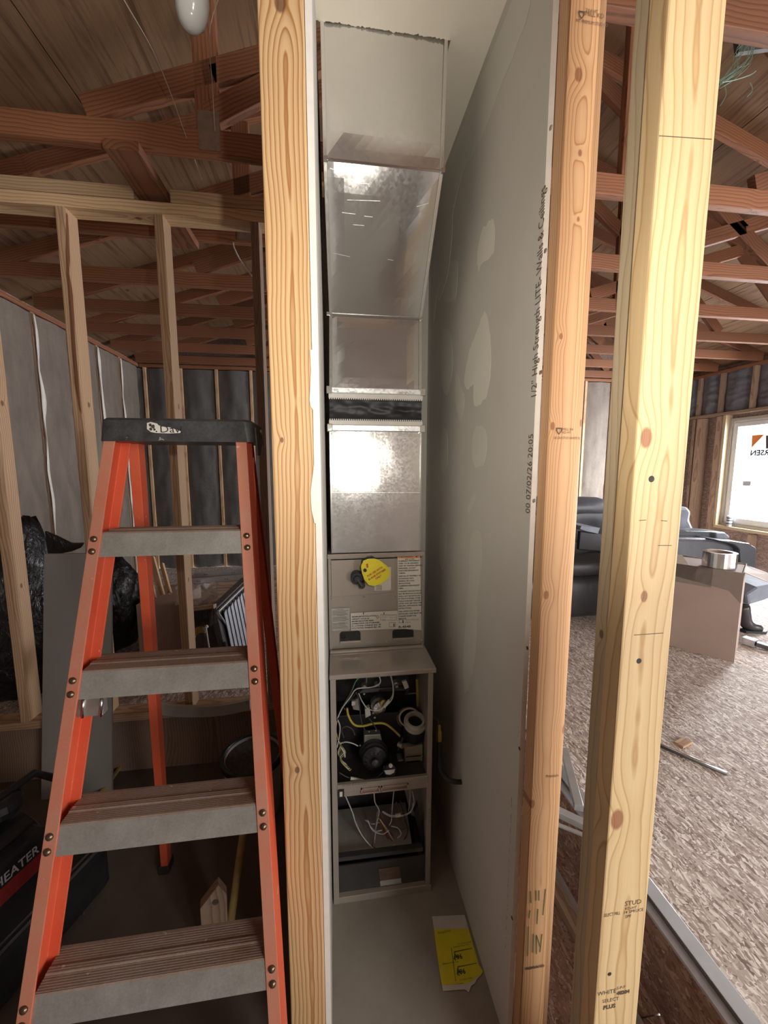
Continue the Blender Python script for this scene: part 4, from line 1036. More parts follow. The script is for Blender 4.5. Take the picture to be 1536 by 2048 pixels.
MB().prism([fy(x, y, 1.37) for x, y in ((808, 1514), (840, 1511), (838, 1535), (810, 1540))], (0, -.02, 0)).build('drain_trap', M['alu'], fu, bevel=.003)
MB().tube([fy(812, 1514, 1.34), fy(842, 1511, 1.34)], .002, 6).build('trap_clip', M['black'], fu)
wire([(796, 1500), (801, 1488), (806, 1474)], 'black', .006, 1.33, 'drain_hose')
MB().lathe([(.010, 0), (.010, .02)], fy(797, 1488, 1.33), (1, -1, 0), 12).build('hose_clip', M['alu'], fu)
MB().tube([fy(834, 1358, 1.45), fy(836, 1412, 1.45)], .006, 8).build('sensor_rod', M['wire_yellow'], fu)
MB().tube([fy(812, 1388, 1.46), fy(833, 1386, 1.46)], .003, 6).build('wire_guide', M['alu'], fu)

# black corrugated gas line with brass nut, leaving the furnace for the wall
gp = empty('gas_line', (.40, 1.3, .45), 'black flexible gas line with brass nut right of the furnace', 'pipe')
P = crom([fy(875, 1480, 1.29) + V((.006, 0, 0)), fy(875, 1510, 1.29) + V((.006, 0, 0)), fy(879, 1535, 1.28), fy(892, 1555, 1.26), fy(908, 1563, 1.24), at(924, 1564, 'X', .458)], 8)
MB().tube(P, .0085, 12).build('hose', M['black_rubber'], gp, smooth=True)
c = fy(875, 1480, 1.29) + V((.006, 0, 0))
MB().lathe([(.009, -.004), (.0125, 0), (.0125, .014), (.010, .018), (.012, .020), (.012, .034), (.009, .042), (.009, .060), (.006, .064)], c, (-.03, 0, 1), 6).build('brass_nut', M['brass'], gp)
MB().tube([c + V((0, 0, .055)), c + V((-.004, .01, .075)), V((FX1 + .003, 1.32, c.z + .08))], .008, 10).build('elbow', M['dark_panel'], gp)

# ================================================================ orange step ladder
LD = empty('step_ladder', (-.42, 1.0, 0), 'orange fibreglass step ladder with dusty aluminium steps and black cap', 'ladder')
LK, LY0, LZ0 = .2456, .955, 1.391
def ly(z): return LY0 - LK * (LZ0 - z)
def onlad(x, y, off=0.):
    d = _F + _R * ((x - 768) / FPX) - _U * ((y - 1024) / FPX); c = V((0, 0, EYE))
    n_ = V((0, 1, -LK)); p0 = V((0, LY0 + off, LZ0)); return c + d * ((p0 - c).dot(n_) / d.dot(n_))
def ext(p, q, z): return p.lerp(q, (z - p.z) / (q.z - p.z))
def channel(name, bot, top, inward, fl, dp, m, th=.004, front=None, open_in=True):
    """C section; bot/top: outer front corner. flanges point inward (open_in) or the web is inside"""
    ax = (top - bot).normalized(); ix = V((inward, 0, 0)); dy = ix.cross(ax) * (-inward); 
    if dy.y < 0: dy = -dy
    if open_in: pr = [(0,0),(fl,0),(fl,th),(th,th),(th,dp-th),(fl,dp-th),(fl,dp),(0,dp)]
    else: pr = [(0,0),(fl,0),(fl,dp),(0,dp),(0,dp-th),(fl-th,dp-th),(fl-th,th),(0,th)]
    A = [bot + ix * a + dy * b_ for a, b_ in pr]; B = [top + ix * a + dy * b_ for a, b_ in pr]
    b = MB(); n = 8; b.v = A + B
    b.f = [tuple(range(8)), tuple(range(15, 7, -1))] + [(i, i+8, (i+1) % 8 + 8, (i+1) % 8) for i in range(8)]
    b.m = [0] * 10
    b.m[2] = 1 if front else 0
    return b.build(name, [m, front or m], LD, bevel=.0012), ix, dy
la, lb = onlad(206, 884), onlad(32, 2040); ra, rb = onlad(493, 884), onlad(562, 2040)
LB, LT = ext(la, lb, .012), ext(la, lb, 1.69); RB, RT = ext(ra, rb, .012), ext(ra, rb, 1.69)
channel('front_rail', LB, LT, 1, .0265, .072, M['frp'], front=M['frp_front'])
channel('front_rail', RB, RT, -1, .0265, .072, M['frp'], front=M['frp_front'])
for P0 in (LB, RB):
    s = 1 if P0 is LB else -1
    MB().box((P0.x - .004 if s > 0 else P0.x - .034, P0.y - .004, 0), (P0.x + .034 if s > 0 else P0.x + .004, P0.y + .082, .05)).build('foot', M['black_rubber'], LD, bevel=.004)
# rear rails
def lin(a, b_, z): return ext(a, b_, z)
q0, q1 = at(256, 892, 'Y', 1.125), at(322, 1738, 'Y', 1.45)
channel('rear_rail', ext(q0, q1, .01), ext(q0, q1, 1.70), 1, .026, .036, M['frp'], open_in=False)
q0, q1 = V((-.224, 1.125, 1.66)), V((-.165, 1.45, .01))
channel('rear_rail', ext(q0, q1, .01), ext(q0, q1, 1.70), -1, .026, .036, M['frp'], open_in=False)
for x, y in ((-.70, 1.45), (-.188, 1.45)): MB().box((x - .006, y - .006, 0), (x + .034, y + .046, .035)).build('foot', M['black_rubber'], LD, bevel=.003)
# steps
for i in range(5):
    zb = 1.391 - .305 * i; zt = zb + (.058 if i else .056)
    yf = ly(zb) + .003; yt = ly(zt) + .003
    xl = lambda z: ext(la, lb, z).x + .024; xr = lambda z: ext(ra, rb, z).x - .024
    st = MB()
    dpt = .084
    prof = [(yf, zb), (yt, zt - .003), (yt + .003, zt)]
    n = 16
    for k in range(n):
        y = yt + .004 + (dpt - .008) * k / n
        h = .0022 if (k in (6, 7, 8)) else 0
        prof += [(y, zt + h - .0012), (y + (dpt - .008) / n * .35, zt + h), (y + (dpt - .008) / n * .8, zt + h)]
    prof += [(yt + dpt, zt), (yt + dpt + .001, zt - .030), (yt + dpt - .002, zt - .030), (yt + dpt - .002, zt - .004), (yf + .016, zt - .005), (yf + .006, zb + .004), (yf + .010, zb)]
    m_ = len(prof); zc = (zb + zt) / 2
    A = [V((xl(z), y, z)) for y, z in prof]; B = [V((xr(z), y, z)) for y, z in prof]
    st.v = A + B; st.f = [tuple(range(m_ - 1, -1, -1)), tuple(range(m_, 2 * m_))]; st.m = [0, 0]
    for k in range(m_):
        st.f.append((k, (k+1) % m_, (k+1) % m_ + m_, k + m_)); st.m.append(1 if k in (0, m_ - 1, m_ - 2) else 0)
    s_ = st.build('step', [M['tread'], M['step_face']], LD)
    for e, (pa, pb) in enumerate(((la, lb), (ra, rb))):
        for dz in (.008, .036):
            z = zb + dz + .006; p = ext(pa, pb, z); p = p + V((.0125 if e == 0 else -.0125, -.001, 0))
            MB().lathe([(.0075, 0), (.0068, .003), (.004, .0052), (0, .006)], p, (0, -1, .24), 14).build('rivet', M['rivet'], s_, smooth=True)
# spreader bracket under the second step
c = onlad(186, 1412, .035)
b = MB(); b.box((c.x - .030, c.y - .012, c.z - .018), (c.x + .026, c.y + .010, c.z + .026))
b.build('brace_bracket', M['alu'], LD, bevel=.002)
for dx in (-.016, .022): MB().tube([c + V((dx + .006, -.014, .026)), c + V((dx, -.014, -.018))], .003, 8).build('bracket_fold', M['chrome'], LD, smooth=True)
# top cap
x0, x1 = ext(la, lb, 1.67).x - .004, ext(ra, rb, 1.67).x + .004
cp = MB()
yc = ly(1.665) - .008
def rr(x0, x1, y0, y1, r, z):
    P = []
    for cx_, cy_, a0 in ((x1 - r, y0 + r, -90), (x1 - r, y1 - r, 0), (x0 + r, y1 - r, 90), (x0 + r, y0 + r, 180)):
        for k in range(6):
            t = math.radians(a0 + 18 * k); P.append(V((cx_ + r * math.cos(t), cy_ + r * math.sin(t), z)))
    return P
R0 = rr(x0 - .003, x1 + .014, yc, yc + .17, .014, 1.662); R1 = rr(x0, x1 + .010, yc + .004, yc + .166, .018, 1.712); R2 = rr(x0 + .006, x1 + .004, yc + .010, yc + .160, .018, 1.718)
n = len(R0); cp.v = R0 + R1 + R2; cp.f = [tuple(range(n - 1, -1, -1)), tuple(range(2*n, 3*n))]
for L in range(2): cp.f += [(L*n+i, L*n+(i+1) % n, (L+1)*n+(i+1) % n, (L+1)*n+i) for i in range(n)]
cp.m = [0] * len(cp.f)
cap = cp.build('top_cap', M['cap'], LD)
MB().prism([V((x1 + .012, yc + .03, 1.70)), V((x1 + .012, yc + .15, 1.70)), V((x1 + .012, yc + .09, 1.63)), V((x1 + .012, yc + .05, 1.63))], (.004, 0, 0)).build('cap_skirt', M['cap'], cap, bevel=.003)
MB().lathe([(.010, 0), (.010, .003), (.005, .005)], (x1 + .016, yc + .10, 1.692), (1, 0, 0), 14).build('rivet', M['chrome'], cap)
def capq(x, y, off=.0): return at(x, y, 'Y', yc - .0015 - off)
stk = [(294, 846), (302, 844), (314, 847), (318, 851), (340, 855), (358, 861), (362, 863), (360, 866), (338, 867), (312, 866), (302, 864), (294, 858)]
sk = MB().prism([capq(x, y) for x, y in stk], (0, -.0006, 0)).build('sticker', M['paper'], cap, label='torn white sticker')
p = capq(319.5, 865, .001); lettering('Davi', .024, (p.x, p.y, p.z), (1, 0, 0), (0, 0, 1), M['ink'], sk, width=.050)
b = MB()
for (x, y, r) in ((301, 850, .004), (307, 853, .005), (302, 858, .004), (309, 859, .003), (313, 863, .002)):
    p = capq(x, y, .0008); b.lathe([(r, 0), (r * .8, .0003)], p, (.2, -1, 0), 7)
b.build('sticker_print', M['ink'], sk)

# ================================================================ things on the left
def blob(name, m, c, r, seed, amp=.25, tweak=None, parent=None, sub=4, freq=2.2, **kw):
    bm = bmesh.new(); bmesh.ops.create_icosphere(bm, subdivisions=sub, radius=1)
    b = MB(); 
    for v_ in bm.verts:
        q = v_.co.copy()
        k = 1 + amp * noise.noise(q * freq * .5 + V((seed, 0, 0))) + amp * .35 * noise.noise(q * freq * 2 + V((0, seed, 0))) + amp * .12 * noise.noise(q * freq * 6)
        q = V((q.x * r[0] * k, q.y * r[1] * k, q.z * r[2] * k)) + V(c)
        if tweak: q = tweak(q)
        b.v.append(q)
    b.f = [tuple(v_.index for v_ in f.verts) for f in bm.faces]; b.m = [0] * len(b.f); bm.free()
    return b.build(name, m, parent, smooth=True, **kw)
pk = at(42, 1025, 'Y', 2.27); tl = at(166, 1088, 'Y', 2.27)
def tw1(q):
    # cinched neck with a peak at the left and a loose corner to the right
    d = math.hypot(q.x - pk.x, 0)
    if q.z > 1.05: 
        q.z = 1.05 + (q.z - 1.05) * .2 + max(0, 1 - d / .16) * (pk.z - 1.08)
        if q.x > pk.x: q.y -= .0
    if q.z > .95 and q.x > pk.x + .12: q.x += (q.z - .95) * 1.0 * min(1, (q.x - pk.x - .12) * 6)
    q.z = max(q.z, ZF + .001 + .004 * abs(noise.noise(q * 20)))
    return q
bag = blob('bin_bag', M['bag'], (-1.74, 2.27, .74), (.27, .15, .46), 3, .20, tw1, label='tall stuffed black bin bag with a pointed neck, left of the leaning drywall', cat='trash bag')
MB().prism([at(x, y, 'Y', 2.20) for x, y in ((88, 1062), (112, 1072), (140, 1086), (166, 1086), (160, 1096), (140, 1104), (95, 1112))], (0, .02, 0)).build('loose_corner', M['bag'], bag, bevel=.006)
def tw2(q): q.z = max(q.z, ZF + .001); return q
blob('bin_bag', M['bag'], (-1.53, 2.80, .66), (.20, .19, .36), 9, .22, tw2, label='smaller black bin bag seen between the ladder rails', cat='trash bag')
# leaning sheet of drywall
A = [at(88, 1108, 'Y', 1.925), at(222, 1106, 'Y', 1.925)]
bt = [at(82, 1600, 'Z', 0), at(221, 1590, 'Z', 0)]; bt[1].y = bt[0].y
b = MB(); q = [bt[0], bt[1], A[1], A[0]]; nn = (q[1] - q[0]).cross(q[3] - q[0]).normalized() * -.0127
if nn.y < 0: nn = -nn
b.prism(q, nn).build('drywall_offcut', M['gyp_offcut'], label='grey drywall offcut leaning on the stud partition behind the ladder', cat='drywall sheet', bevel=.001)
# short boards leaning far behind
zt = at(325, 1194, 'Y', 2.7).z
MB().box((-1.26, 2.56, ZF), (-1.00, 2.98, zt)).build('carton', M['card'], label='low grey carton on the far floor with short boards on it', cat='box', bevel=.004)
for i, (x0, y0, x1, y1, w) in enumerate(((284, 1105, 306, 1196, .045), (304, 1115, 324, 1190, .035), (324, 1128, 338, 1180, .025))):
    p_, q_ = at(x0, y0, 'Y', 2.78 + .06 * i), at(x1, y1, 'Y', 2.62 + .06 * i)
    q_ = q_ + (q_ - p_) * ((zt + .016 - q_.z) / (q_.z - p_.z))
    timber('board_offcut', q_, p_, w, .02, (0, 1, 0), M['stud'], label=['widest short pale board leaning behind the ladder', 'middle short pale board leaning behind the ladder', 'narrowest short pale board leaning behind the ladder'][i], cat='board', group='short boards leaning behind the ladder')
# scraps of cardboard and batt on the far floor
# metal strips with holes lying on a stack
ls = empty('lumber_stack', (-.7, 3.2, ZF), 'low stack of brown boards under the pale metal strips', 'lumber stack')
for k in range(8):
    timber('plank', (-1.12 - .03 * (k % 3), 3.16 + .01 * (k % 2), ZF + .0245 + .049 * k), (-.14, 3.16, ZF + .0245 + .049 * k), .30, .047, (0, 0, 1), M['old_stud'], ls)
for i, (x0, y0, x1, y1) in enumerate(((390, 1149, 560, 1138), (375, 1163, 560, 1148))):
    a_, b_ = at(x0, y0, 'Y', 3.02 - .05 * i), at(x1, y1, 'Y', 3.02 - .05 * i)
    o = timber('steel_strip', a_, b_, .045, .012, (0, 1, .6), M['alu_strip'], rad=.002, label=['upper pale metal strip with screw holes lying behind the ladder', 'lower pale metal strip with screw holes lying behind the ladder'][i], cat='metal strip', group='metal strips behind the ladder')
    fr_ = WM[o.name]; L_ = (b_ - a_).length
    for k in range(4):
        for s in (-.008, .008):
            c = fr_ @ V((0, -.0062, -L_ / 2 + .08 + k * .2 + s)); MB().lathe([(.004, 0), (.004, .0005)], c, (0, -1, -.4), 8).build('screw_hole', M['ink'], o)
# crumpled plastic
def crump(u, v):
    p_ = at(352 + 84 * u, 1212 - 40 * v - 8 * u, 'Y', 2.50 + .2 * v)
    p_.z += .0
    return p_ + V((0, .05 * noise.noise(V((u * 5, v * 5, 2))), .03 * noise.noise(V((u * 7, v * 6, 5)))))
MB().grid(crump, 24, 14).build('plastic_wrap', M['film'], label='crumpled clear plastic film behind the pale stud', cat='plastic film', smooth=True)
MB().box((-.96, 2.50, ZF), (-.74, 2.72, .70)).build('carton', M['card'], label='brown carton under the crumpled plastic film', cat='box', bevel=.006)
# dark case with ribbed aluminium side
rc = empty('ribbed_case', (-.45, 2.25, ZF), 'dark steel case with bright ribbed aluminium side leaning right of the pale stud', 'metal case')
A = at(437, 1222, 'Y', 2.28); B = at(500, 1160, 'Y', 2.66); C_ = at(460, 1330, 'Y', 2.28)
dn = (C_ - A); ac = (B - A)
case_pts = [A, B, B + dn * 1.5, A + dn * 1.5]
MB().prism([A + V((-.015, -.0, .015)), B + V((-.015, 0, .015)), B + dn * 1.9, A + dn * 1.9], (-.04, .0, .005)).build('case_body', M['fin_dark'], rc, bevel=.004)
MB().box((A.x - .16, A.y + .03, A.z - .42), (A.x - .02, A.y + .2, A.z - .05)).build('case_body', M['fin_dark'], rc, bevel=.006)
for i in range(9):
    u0, u1 = .10 + i * .098, .10 + i * .098 + .066
    P0 = A + ac * u0 + dn * .10; P1 = A + ac * u1 + dn * .06
    MB().prism([P0, P1, P1 + dn * 1.3, P0 + dn * 1.3], (.010, -.012, 0)).build('rib', M['fins'], rc, bevel=.002)
timber('rim_strip', A + V((.0, -.012, .0)), B + V((0, -.012, 0)), .016, .012, (0, 0, 1), M['alu_strip'], rc)
timber('rim_strip', A + V((.0, -.012, .0)), A + dn * .45 + ac * .18 + V((0, -.012, 0)), .010, .010, (0, 1, 0), M['alu_strip'], rc)
MB().tube([(A + dn * .55 + ac * (.02 + .0) + V((-.0, -.03, 0))), (A + dn * 1.25 + ac * .04 + V((0, -.03, 0)))], .011, 10).build('case_handle', M['black'], rc, smooth=True)
# push broom head
bh = empty('push_broom', at(405, 1232, 'Y', 2.16), 'dark bristled broom head lying against the pale stud', 'broom')
a_, b_ = at(384, 1218, 'Y', 2.16), at(430, 1212, 'Y', 2.16)
timber('block', a_, b_, .05, .022, (0, .2, 1), M['old_stud'], bh)
b = MB(); random.seed(5)
for i in range(220):
    u = random.random(); w_ = random.random()
    p_ = a_.lerp(b_, u) + V((0, .04 * w_ - .02, -.01)); b.tube([p_, p_ + V((random.uniform(-.006, .006), random.uniform(-.01, .01), -.075 - .02 * random.random()))], .0018, 3, caps=False)
b.build('bristles', M['bristle'], bh, kind='stuff')
# dirty yellow clamp gun
yg = empty('caulking_gun', at(390, 1290, 'Y', 2.2), 'dirty yellow and white gun shaped tool hanging at the pale stud', 'tool')
MB().prism([at(x, y, 'Y', 2.2) for x, y in ((376, 1268), (384, 1262), (402, 1252), (412, 1256), (410, 1268), (400, 1266), (390, 1274), (386, 1284), (378, 1284))], (0, .03, 0)).build('body', M['yellow_dirty'], yg, bevel=.005)
MB().tube([at(412, 1254, 'Y', 2.19), at(414, 1270, 'Y', 2.19), at(422, 1318, 'Y', 2.19)], .004, 8).build('trigger_rod', M['white'], yg, smooth=True)
MB().prism([at(x, y, 'Y', 2.19) for x, y in ((404, 1256), (412, 1250), (416, 1256), (408, 1262))], (0, .02, 0)).build('collar', M['paper_grey'], yg, bevel=.003)
MB().prism([at(x, y, 'Y', 2.22) for x, y in ((406, 1270), (414, 1270), (426, 1350), (408, 1350))], (0, .02, 0)).build('barrel', M['fin_dark'], yg, bevel=.003)
# bowed pale board lying on the raised floor edge
P = [at(x, y, 'Y', 1.90) for x, y in ((306, 1402), (340, 1410), (400, 1412), (450, 1408), (500, 1398))]
P = crom(P, 5)
def bow(u, v):
    i = u * (len(P) - 1); k = min(int(i), len(P) - 2); q = P[k].lerp(P[k+1], i - k)
    return q + V((0, .0, -.058 * v + .004 * (v > .6)))
MB().grid(bow, 30, 3).build('bowed_board', M['paper_grey'], label='pale bowed trim board lying along the partition plate', cat='board', solid=.02)
# bucket
bk = empty('bucket', (-.385, 1.70, 0), 'dusty pale plastic bucket with dark green rim, behind the ladder', 'bucket')
MB().lathe([(.105, 0), (.112, .01), (.128, .27), (.131, .275), (.131, .285), (.120, .285), (.118, .27), (.100, .02), (0, .02)], (-.385, 1.70, 0), n=36).build('pail', M['bucket'], bk, smooth=False)
MB().lathe([(.132, .262), (.140, .266), (.140, .292), (.132, .296), (.124, .290), (.132, .262)], (-.385, 1.70, 0), n=36).build('rim', M['bucket_rim'], bk, smooth=True)
MB().lathe([(.118, .275), (.06, .272), (.0, .272)], (-.385, 1.70, 0), n=30).build('contents', M['bristle'], bk)
# broom handle and board stub
hb = V((-.375, 1.20, .018)); hm = at(487, 1660, 'Y', 1.40); ht = hm + (hm - hb) * .62
MB().tube([hb, hm, ht], .0135, 14).build('yellow_pole', M['broom'], label='yellow painted wooden handle leaning behind the ladder', cat='handle', smooth=True)
p0 = V((-.445, 1.15, 0))
st_ = MB().prism([p0, p0 + V((.075, .02, 0)), p0 + V((.078, .02, .20)), p0 + V((.055, .015, .245)), p0 + V((.0, 0, .185))], (-.008, .03, 0)).build('board_stub', M['old_stud'], label='short board stub with slanted top standing behind the ladder', cat='board', bevel=.002)
MB().lathe([(.010, 0), (.009, .001)], p0 + V((.045, .010, .19)), (.2, -1, 0), 12).build('knot', M['ink_brown'], st_)
# black torpedo heater, lower left
TA = at(-55, 1812, 'Z', .42); TB = at(80, 1686, 'Z', .42)
hd = V((.32, .95, 0)).normalized(); hr = V((hd.y, -hd.x, 0))
he = empty('heater', (-1.0, 1.05, 0), 'black portable forced air heater with red stripe, left of the ladder', 'heater')
pE = at(80, 1690, 'Z', .42)
hc = pE - hr * .138 - hd * .10; hc.z = .36
def hbox(name, u0, u1, w0, w1, z0, z1, m, bev=.01):
    P = [hc + hd * u0 + hr * w0, hc + hd * u1 + hr * w0, hc + hd * u1 + hr * w1, hc + hd * u0 + hr * w1]
    return MB().prism([V((p.x, p.y, z0)) for p in P], (0, 0, z1 - z0)).build(name, M[m], he, bevel=bev)
MB().lathe([(.10, -.40), (.12, -.38), (.12, .10), (.115, .14), (.08, .16)], hc + V((0, 0, .0)), hd, 36).build('barrel', M['heater_black'], he, smooth=False)
hbox('tank', -.36, .32, -.13, .14, .03, .20, 'heater_black', .02)
hbox('trim_band', -.38, .32, .137, .143, .205, .218, 'fin_dark', .002)
hbox('trim_band', -.38, .32, .137, .143, .232, .240, 'fin_dark', .002)
hbox('side_panel', -.38, .13, .08, .1375, .20, .46, 'heater_black', .01)
hbox('red_stripe', -.36, .11, .1375, .1395, .345, .395, 'heater_red', .0005)
MB().lathe([(.05, 0), (.055, .02), (.05, .04), (.03, .05)], hc + hd * .10 + V((0, 0, .15)), (0, 0, 1), 20).build('handle_knob', M['heater_black'], he)
MB().tube([hc + hd * -.1 + V((0, 0, .13)), hc + hd * -.05 + V((0, 0, .20)), hc + hd * .2 + V((0, 0, .20)), hc + hd * .26 + V((0, 0, .13))], .012, 10).build('handle', M['heater_black'], he, smooth=True)
for u in (-.25, .22): hbox('wheel_stand', u, u + .04, -.12, .12, 0, .04, 'fin_dark', .004)
pt = pE - hd * .185 + hr * .003
lettering('AIR HEATER', .040, (pt.x, pt.y, .405), hd, (0, 0, 1), M['silver_ink'], he, width=.18, bold=.0006)
# a stick lying behind it
timber('stick', at(170, 1630, 'Z', .03), at(245, 1528, 'Z', .02), .016, .016, (0, 0, 1), M['broom'], label='thin wooden stick lying on the dark floor behind the ladder', cat='stick')
# small wires and strings
MB().tube(crom([(-.52, 2.345, 2.82), at(468, 495, 'Y', 2.33), at(478, 516, 'Y', 2.33), at(490, 535, 'Y', 2.30), at(504, 552, 'Y', 2.2)], 6), .004, 8).build('white_cable', M['wire_white'], label='white electric cable dangling from the trusses', cat='cable', smooth=True)
# lamp: frosted bulb on a cord
bc = at(386, 2, 'Y', 1.12)
lb_ = empty('pendant_bulb', bc, 'frosted white bulb hanging from the roof on a cord', 'light bulb')
axb = V((-.22, .05, -1)).normalized()
MB().lathe([(.012, -.075), (.022, -.06), (.031, -.03), (.0375, .0), (.0375, .02), (.033, .042), (.022, .058), (.010, .065), (0, .066)], bc + V((.0, 0, .004)), axb, 32).build('bulb', M['bulb'], lb_, smooth=True)
MB().lathe([(.017, -.12), (.020, -.11), (.021, -.07), (.014, -.065)], bc, axb, 20).build('socket', M['black'], lb_)
MB().tube(crom([bc - axb * .118, bc - axb * .2 + V((.01, .02, .03)), V((bc.x + .05, 1.17, ZT + .1))], 6), .003, 8).build('cord', M['black'], lb_, smooth=True)
for pts, nm in (([V((bc.x + .062, 1.16, ZT - .01)), at(419, 66, 'Y', 1.18), at(424, 160, 'Y', 1.5), at(430, 262, 'Y', 1.70)], 'pull string hanging beside the frosted bulb'), ([at(248, 0, 'Y', 1.2), at(310, 110, 'Y', 1.35), at(352, 215, 'Y', 1.6), at(368, 262, 'Y', 1.70), at(404, 358, 'Y', 1.92)], 'long thin string slanting down past the partition top')):
    MB().tube(crom(pts, 6), .0012, 5).build('string', M['paper'], label=nm, cat='string')

# ================================================================ things on the right
# metal edge strip and adhesive squeeze-out
es = empty('edge_strip', (.93, .8, ZF), 'pale metal strip along the edge of the raised floor', 'metal strip')
MB().box((.912, -1.2, ZF + .0005), (.955, 2.0, ZF + .006)).build('top_flange', M['alu_strip'], es, bevel=.001)
MB().box((.885, -1.2, ZF - .016), (.912, 2.0, ZF - .006)).build('lower_flange', M['fins'], es, bevel=.001)
MB().box((.909, -1.2, ZF - .016), (.913, 2.0, ZF + .004)).build('strip_web', M['fin_dark'], es)
b = MB(); random.seed(11)
for i in range(60):
    y = -.3 + i * .03 + random.uniform(-.008, .008); s = random.uniform(.003, .009)
    b.lathe([(s, 0), (s * .7, .002), (0, .003)], (.9295, y, ZF - .03 - random.random() * .014), (-1, 0, 0), 6)
b.build('glue_squeeze', M['mud'], es, kind='stuff')
# pieces lying in the gap between the posts
timber('floor_strip', (.845, .35, .018), (.845, 1.95, .018), .028, .004, (0, 0, 1), M['alu_strip'], label='narrow pale metal strip low in the gap behind the twin posts', cat='metal strip', rad=.001)
timber('floor_plate', (.80, .20, .032), (.80, 1.95, .032), .038, .038, (0, 0, 1), M['old_stud'], label='brown bottom plate low in the gap behind the twin posts', cat='board')
for i, (a_, b_, w) in enumerate(((at(1128, 1500, 'Z', .36), at(1158, 1616, 'Z', .36), .03), (at(1100, 1616, 'Z', .35), at(1180, 1655, 'Z', .35), .028), (at(1100, 1643, 'Z', .345), at(1180, 1675, 'Z', .345), .012))):
    o = timber('metal_channel', a_, b_, w, .024 if i < 2 else .008, (0, 0, 1), M['alu_strip'], rad=.001, label=['long steel channel pointing away behind the orange stud', 'short steel channel crossing behind the orange stud', 'thin bright strip crossing nearest behind the orange stud'][i], cat='metal channel')
# rod lying on the raised floor
ra_, rb_ = at(1290, 1478, 'Z', ZF + .006), at(1454, 1547, 'Z', ZF + .006)
rd = empty('metal_track', (ra_ + rb_) / 2, 'thin double metal track lying on the strand board floor', 'metal track')
dd = (rb_ - ra_).normalized(); sd = V((-dd.y, dd.x, 0)) * .007
for s in (-1, 1): MB().tube([ra_ + sd * s, rb_ + sd * s], .005, 8).build('rail', M['chrome' if s > 0 else 'fin_dark'], rd, smooth=True)
MB().prism([ra_ + sd - V((0, 0, .004)), rb_ + sd - V((0, 0, .004)), rb_ - sd - V((0, 0, .004)), ra_ - sd - V((0, 0, .004))], (0, 0, .003)).build('web', M['alu_strip'], rd)
c = at(1366, 1488, 'Z', ZF); timber('wood_block', c + V((-.035, -.01, .006)), c + V((.035, .012, .006)), .04, .012, (0, 0, 1), M['stud'], label='small flat wood block on the strand board floor', cat='wood block')
# cardboard carton
cb = empty('cardboard_carton', at(1468, 1325, 'Z', ZF), 'large plain brown cardboard carton beside the pale post', 'box')
K = at(1468, 1325, 'Z', ZF); ex_ = (at(1330, 1288, 'Z', ZF) - K).normalized(); ey_ = V((-ex_.y, ex_.x, 0)); ey_ = ey_ if ey_.y > 0 else -ey_
WX, DY, HZ_ = .55, .34, .60
def cbp(u, v, z): return K + ex_ * u + ey_ * v + V((0, 0, z))
for nm, q, d in (('front_face', [cbp(0, 0, 0), cbp(WX, 0, 0), cbp(WX, 0, HZ_), cbp(0, 0, HZ_)], ey_ * .005), ('side_face', [cbp(0, 0.005, 0), cbp(0, DY, 0), cbp(0, DY, HZ_), cbp(0, 0.005, HZ_)], ex_ * .005),
                 ('side_face', [cbp(WX, 0.005, 0), cbp(WX, DY, 0), cbp(WX, DY, HZ_), cbp(WX, 0.005, HZ_)], ex_ * -.005), ('back_face', [cbp(0, DY, 0), cbp(WX, DY, 0), cbp(WX, DY, HZ_), cbp(0, DY, HZ_)], ey_ * .005)):
    MB().prism(q, d).build(nm, M['card'], cb)
MB().prism([cbp(.01, .01, HZ_ - .01), cbp(WX - .01, .01, HZ_ - .01), cbp(WX - .01, DY - .01, HZ_ - .01), cbp(.01, DY - .01, HZ_ - .01)], (0, 0, .004)).build('top_flap', M['card'], cb)
MB().prism([cbp(.28, 0.0, HZ_), cbp(WX, .0, HZ_), cbp(WX, .17, HZ_ + .03), cbp(.34, .17, HZ_ + .03)], (0, 0, .004)).build('top_flap', M['card_lit'], cb, label='pale lit top flap')
MB().prism([cbp(0, .01, HZ_), cbp(0, DY - .05, HZ_ - .01), cbp(-.12, DY - .06, HZ_ - .04), cbp(-.11, .06, HZ_ - .05)], (0, 0, .004)).build('side_flap', M['card'], cb)
MB().prism([cbp(-.001, -.0012, HZ_), cbp(.36, -.0012, HZ_), cbp(.36, -.0012, HZ_ - .09), cbp(.06, -.0012, HZ_ - .13), cbp(-.001, -.0012, HZ_ - .20)], ey_ * .0008).build('tape', M['tape'], cb)
MB().prism([cbp(WX - .40, -.0012, HZ_), cbp(WX, -.0012, HZ_), cbp(WX, -.0012, HZ_ - .13), cbp(WX - .40, -.0012, HZ_ - .13)], ey_ * .0008).build('tape', M['tape'], cb)
c = cbp(.13, .10, HZ_ + .002); tr = empty('tape_roll', c, 'shiny roll of tape lying on top of the cardboard carton', 'tape')
MB().lathe([(.066, 0), (.092, 0), (.092, .10), (.066, .10), (.066, 0)], c, n=32).build('roll', M['chrome'], tr)
MB().lathe([(.062, .002), (.066, .002), (.066, .098), (.062, .098), (.062, .002)], c, n=32).build('core', M['card'], tr)

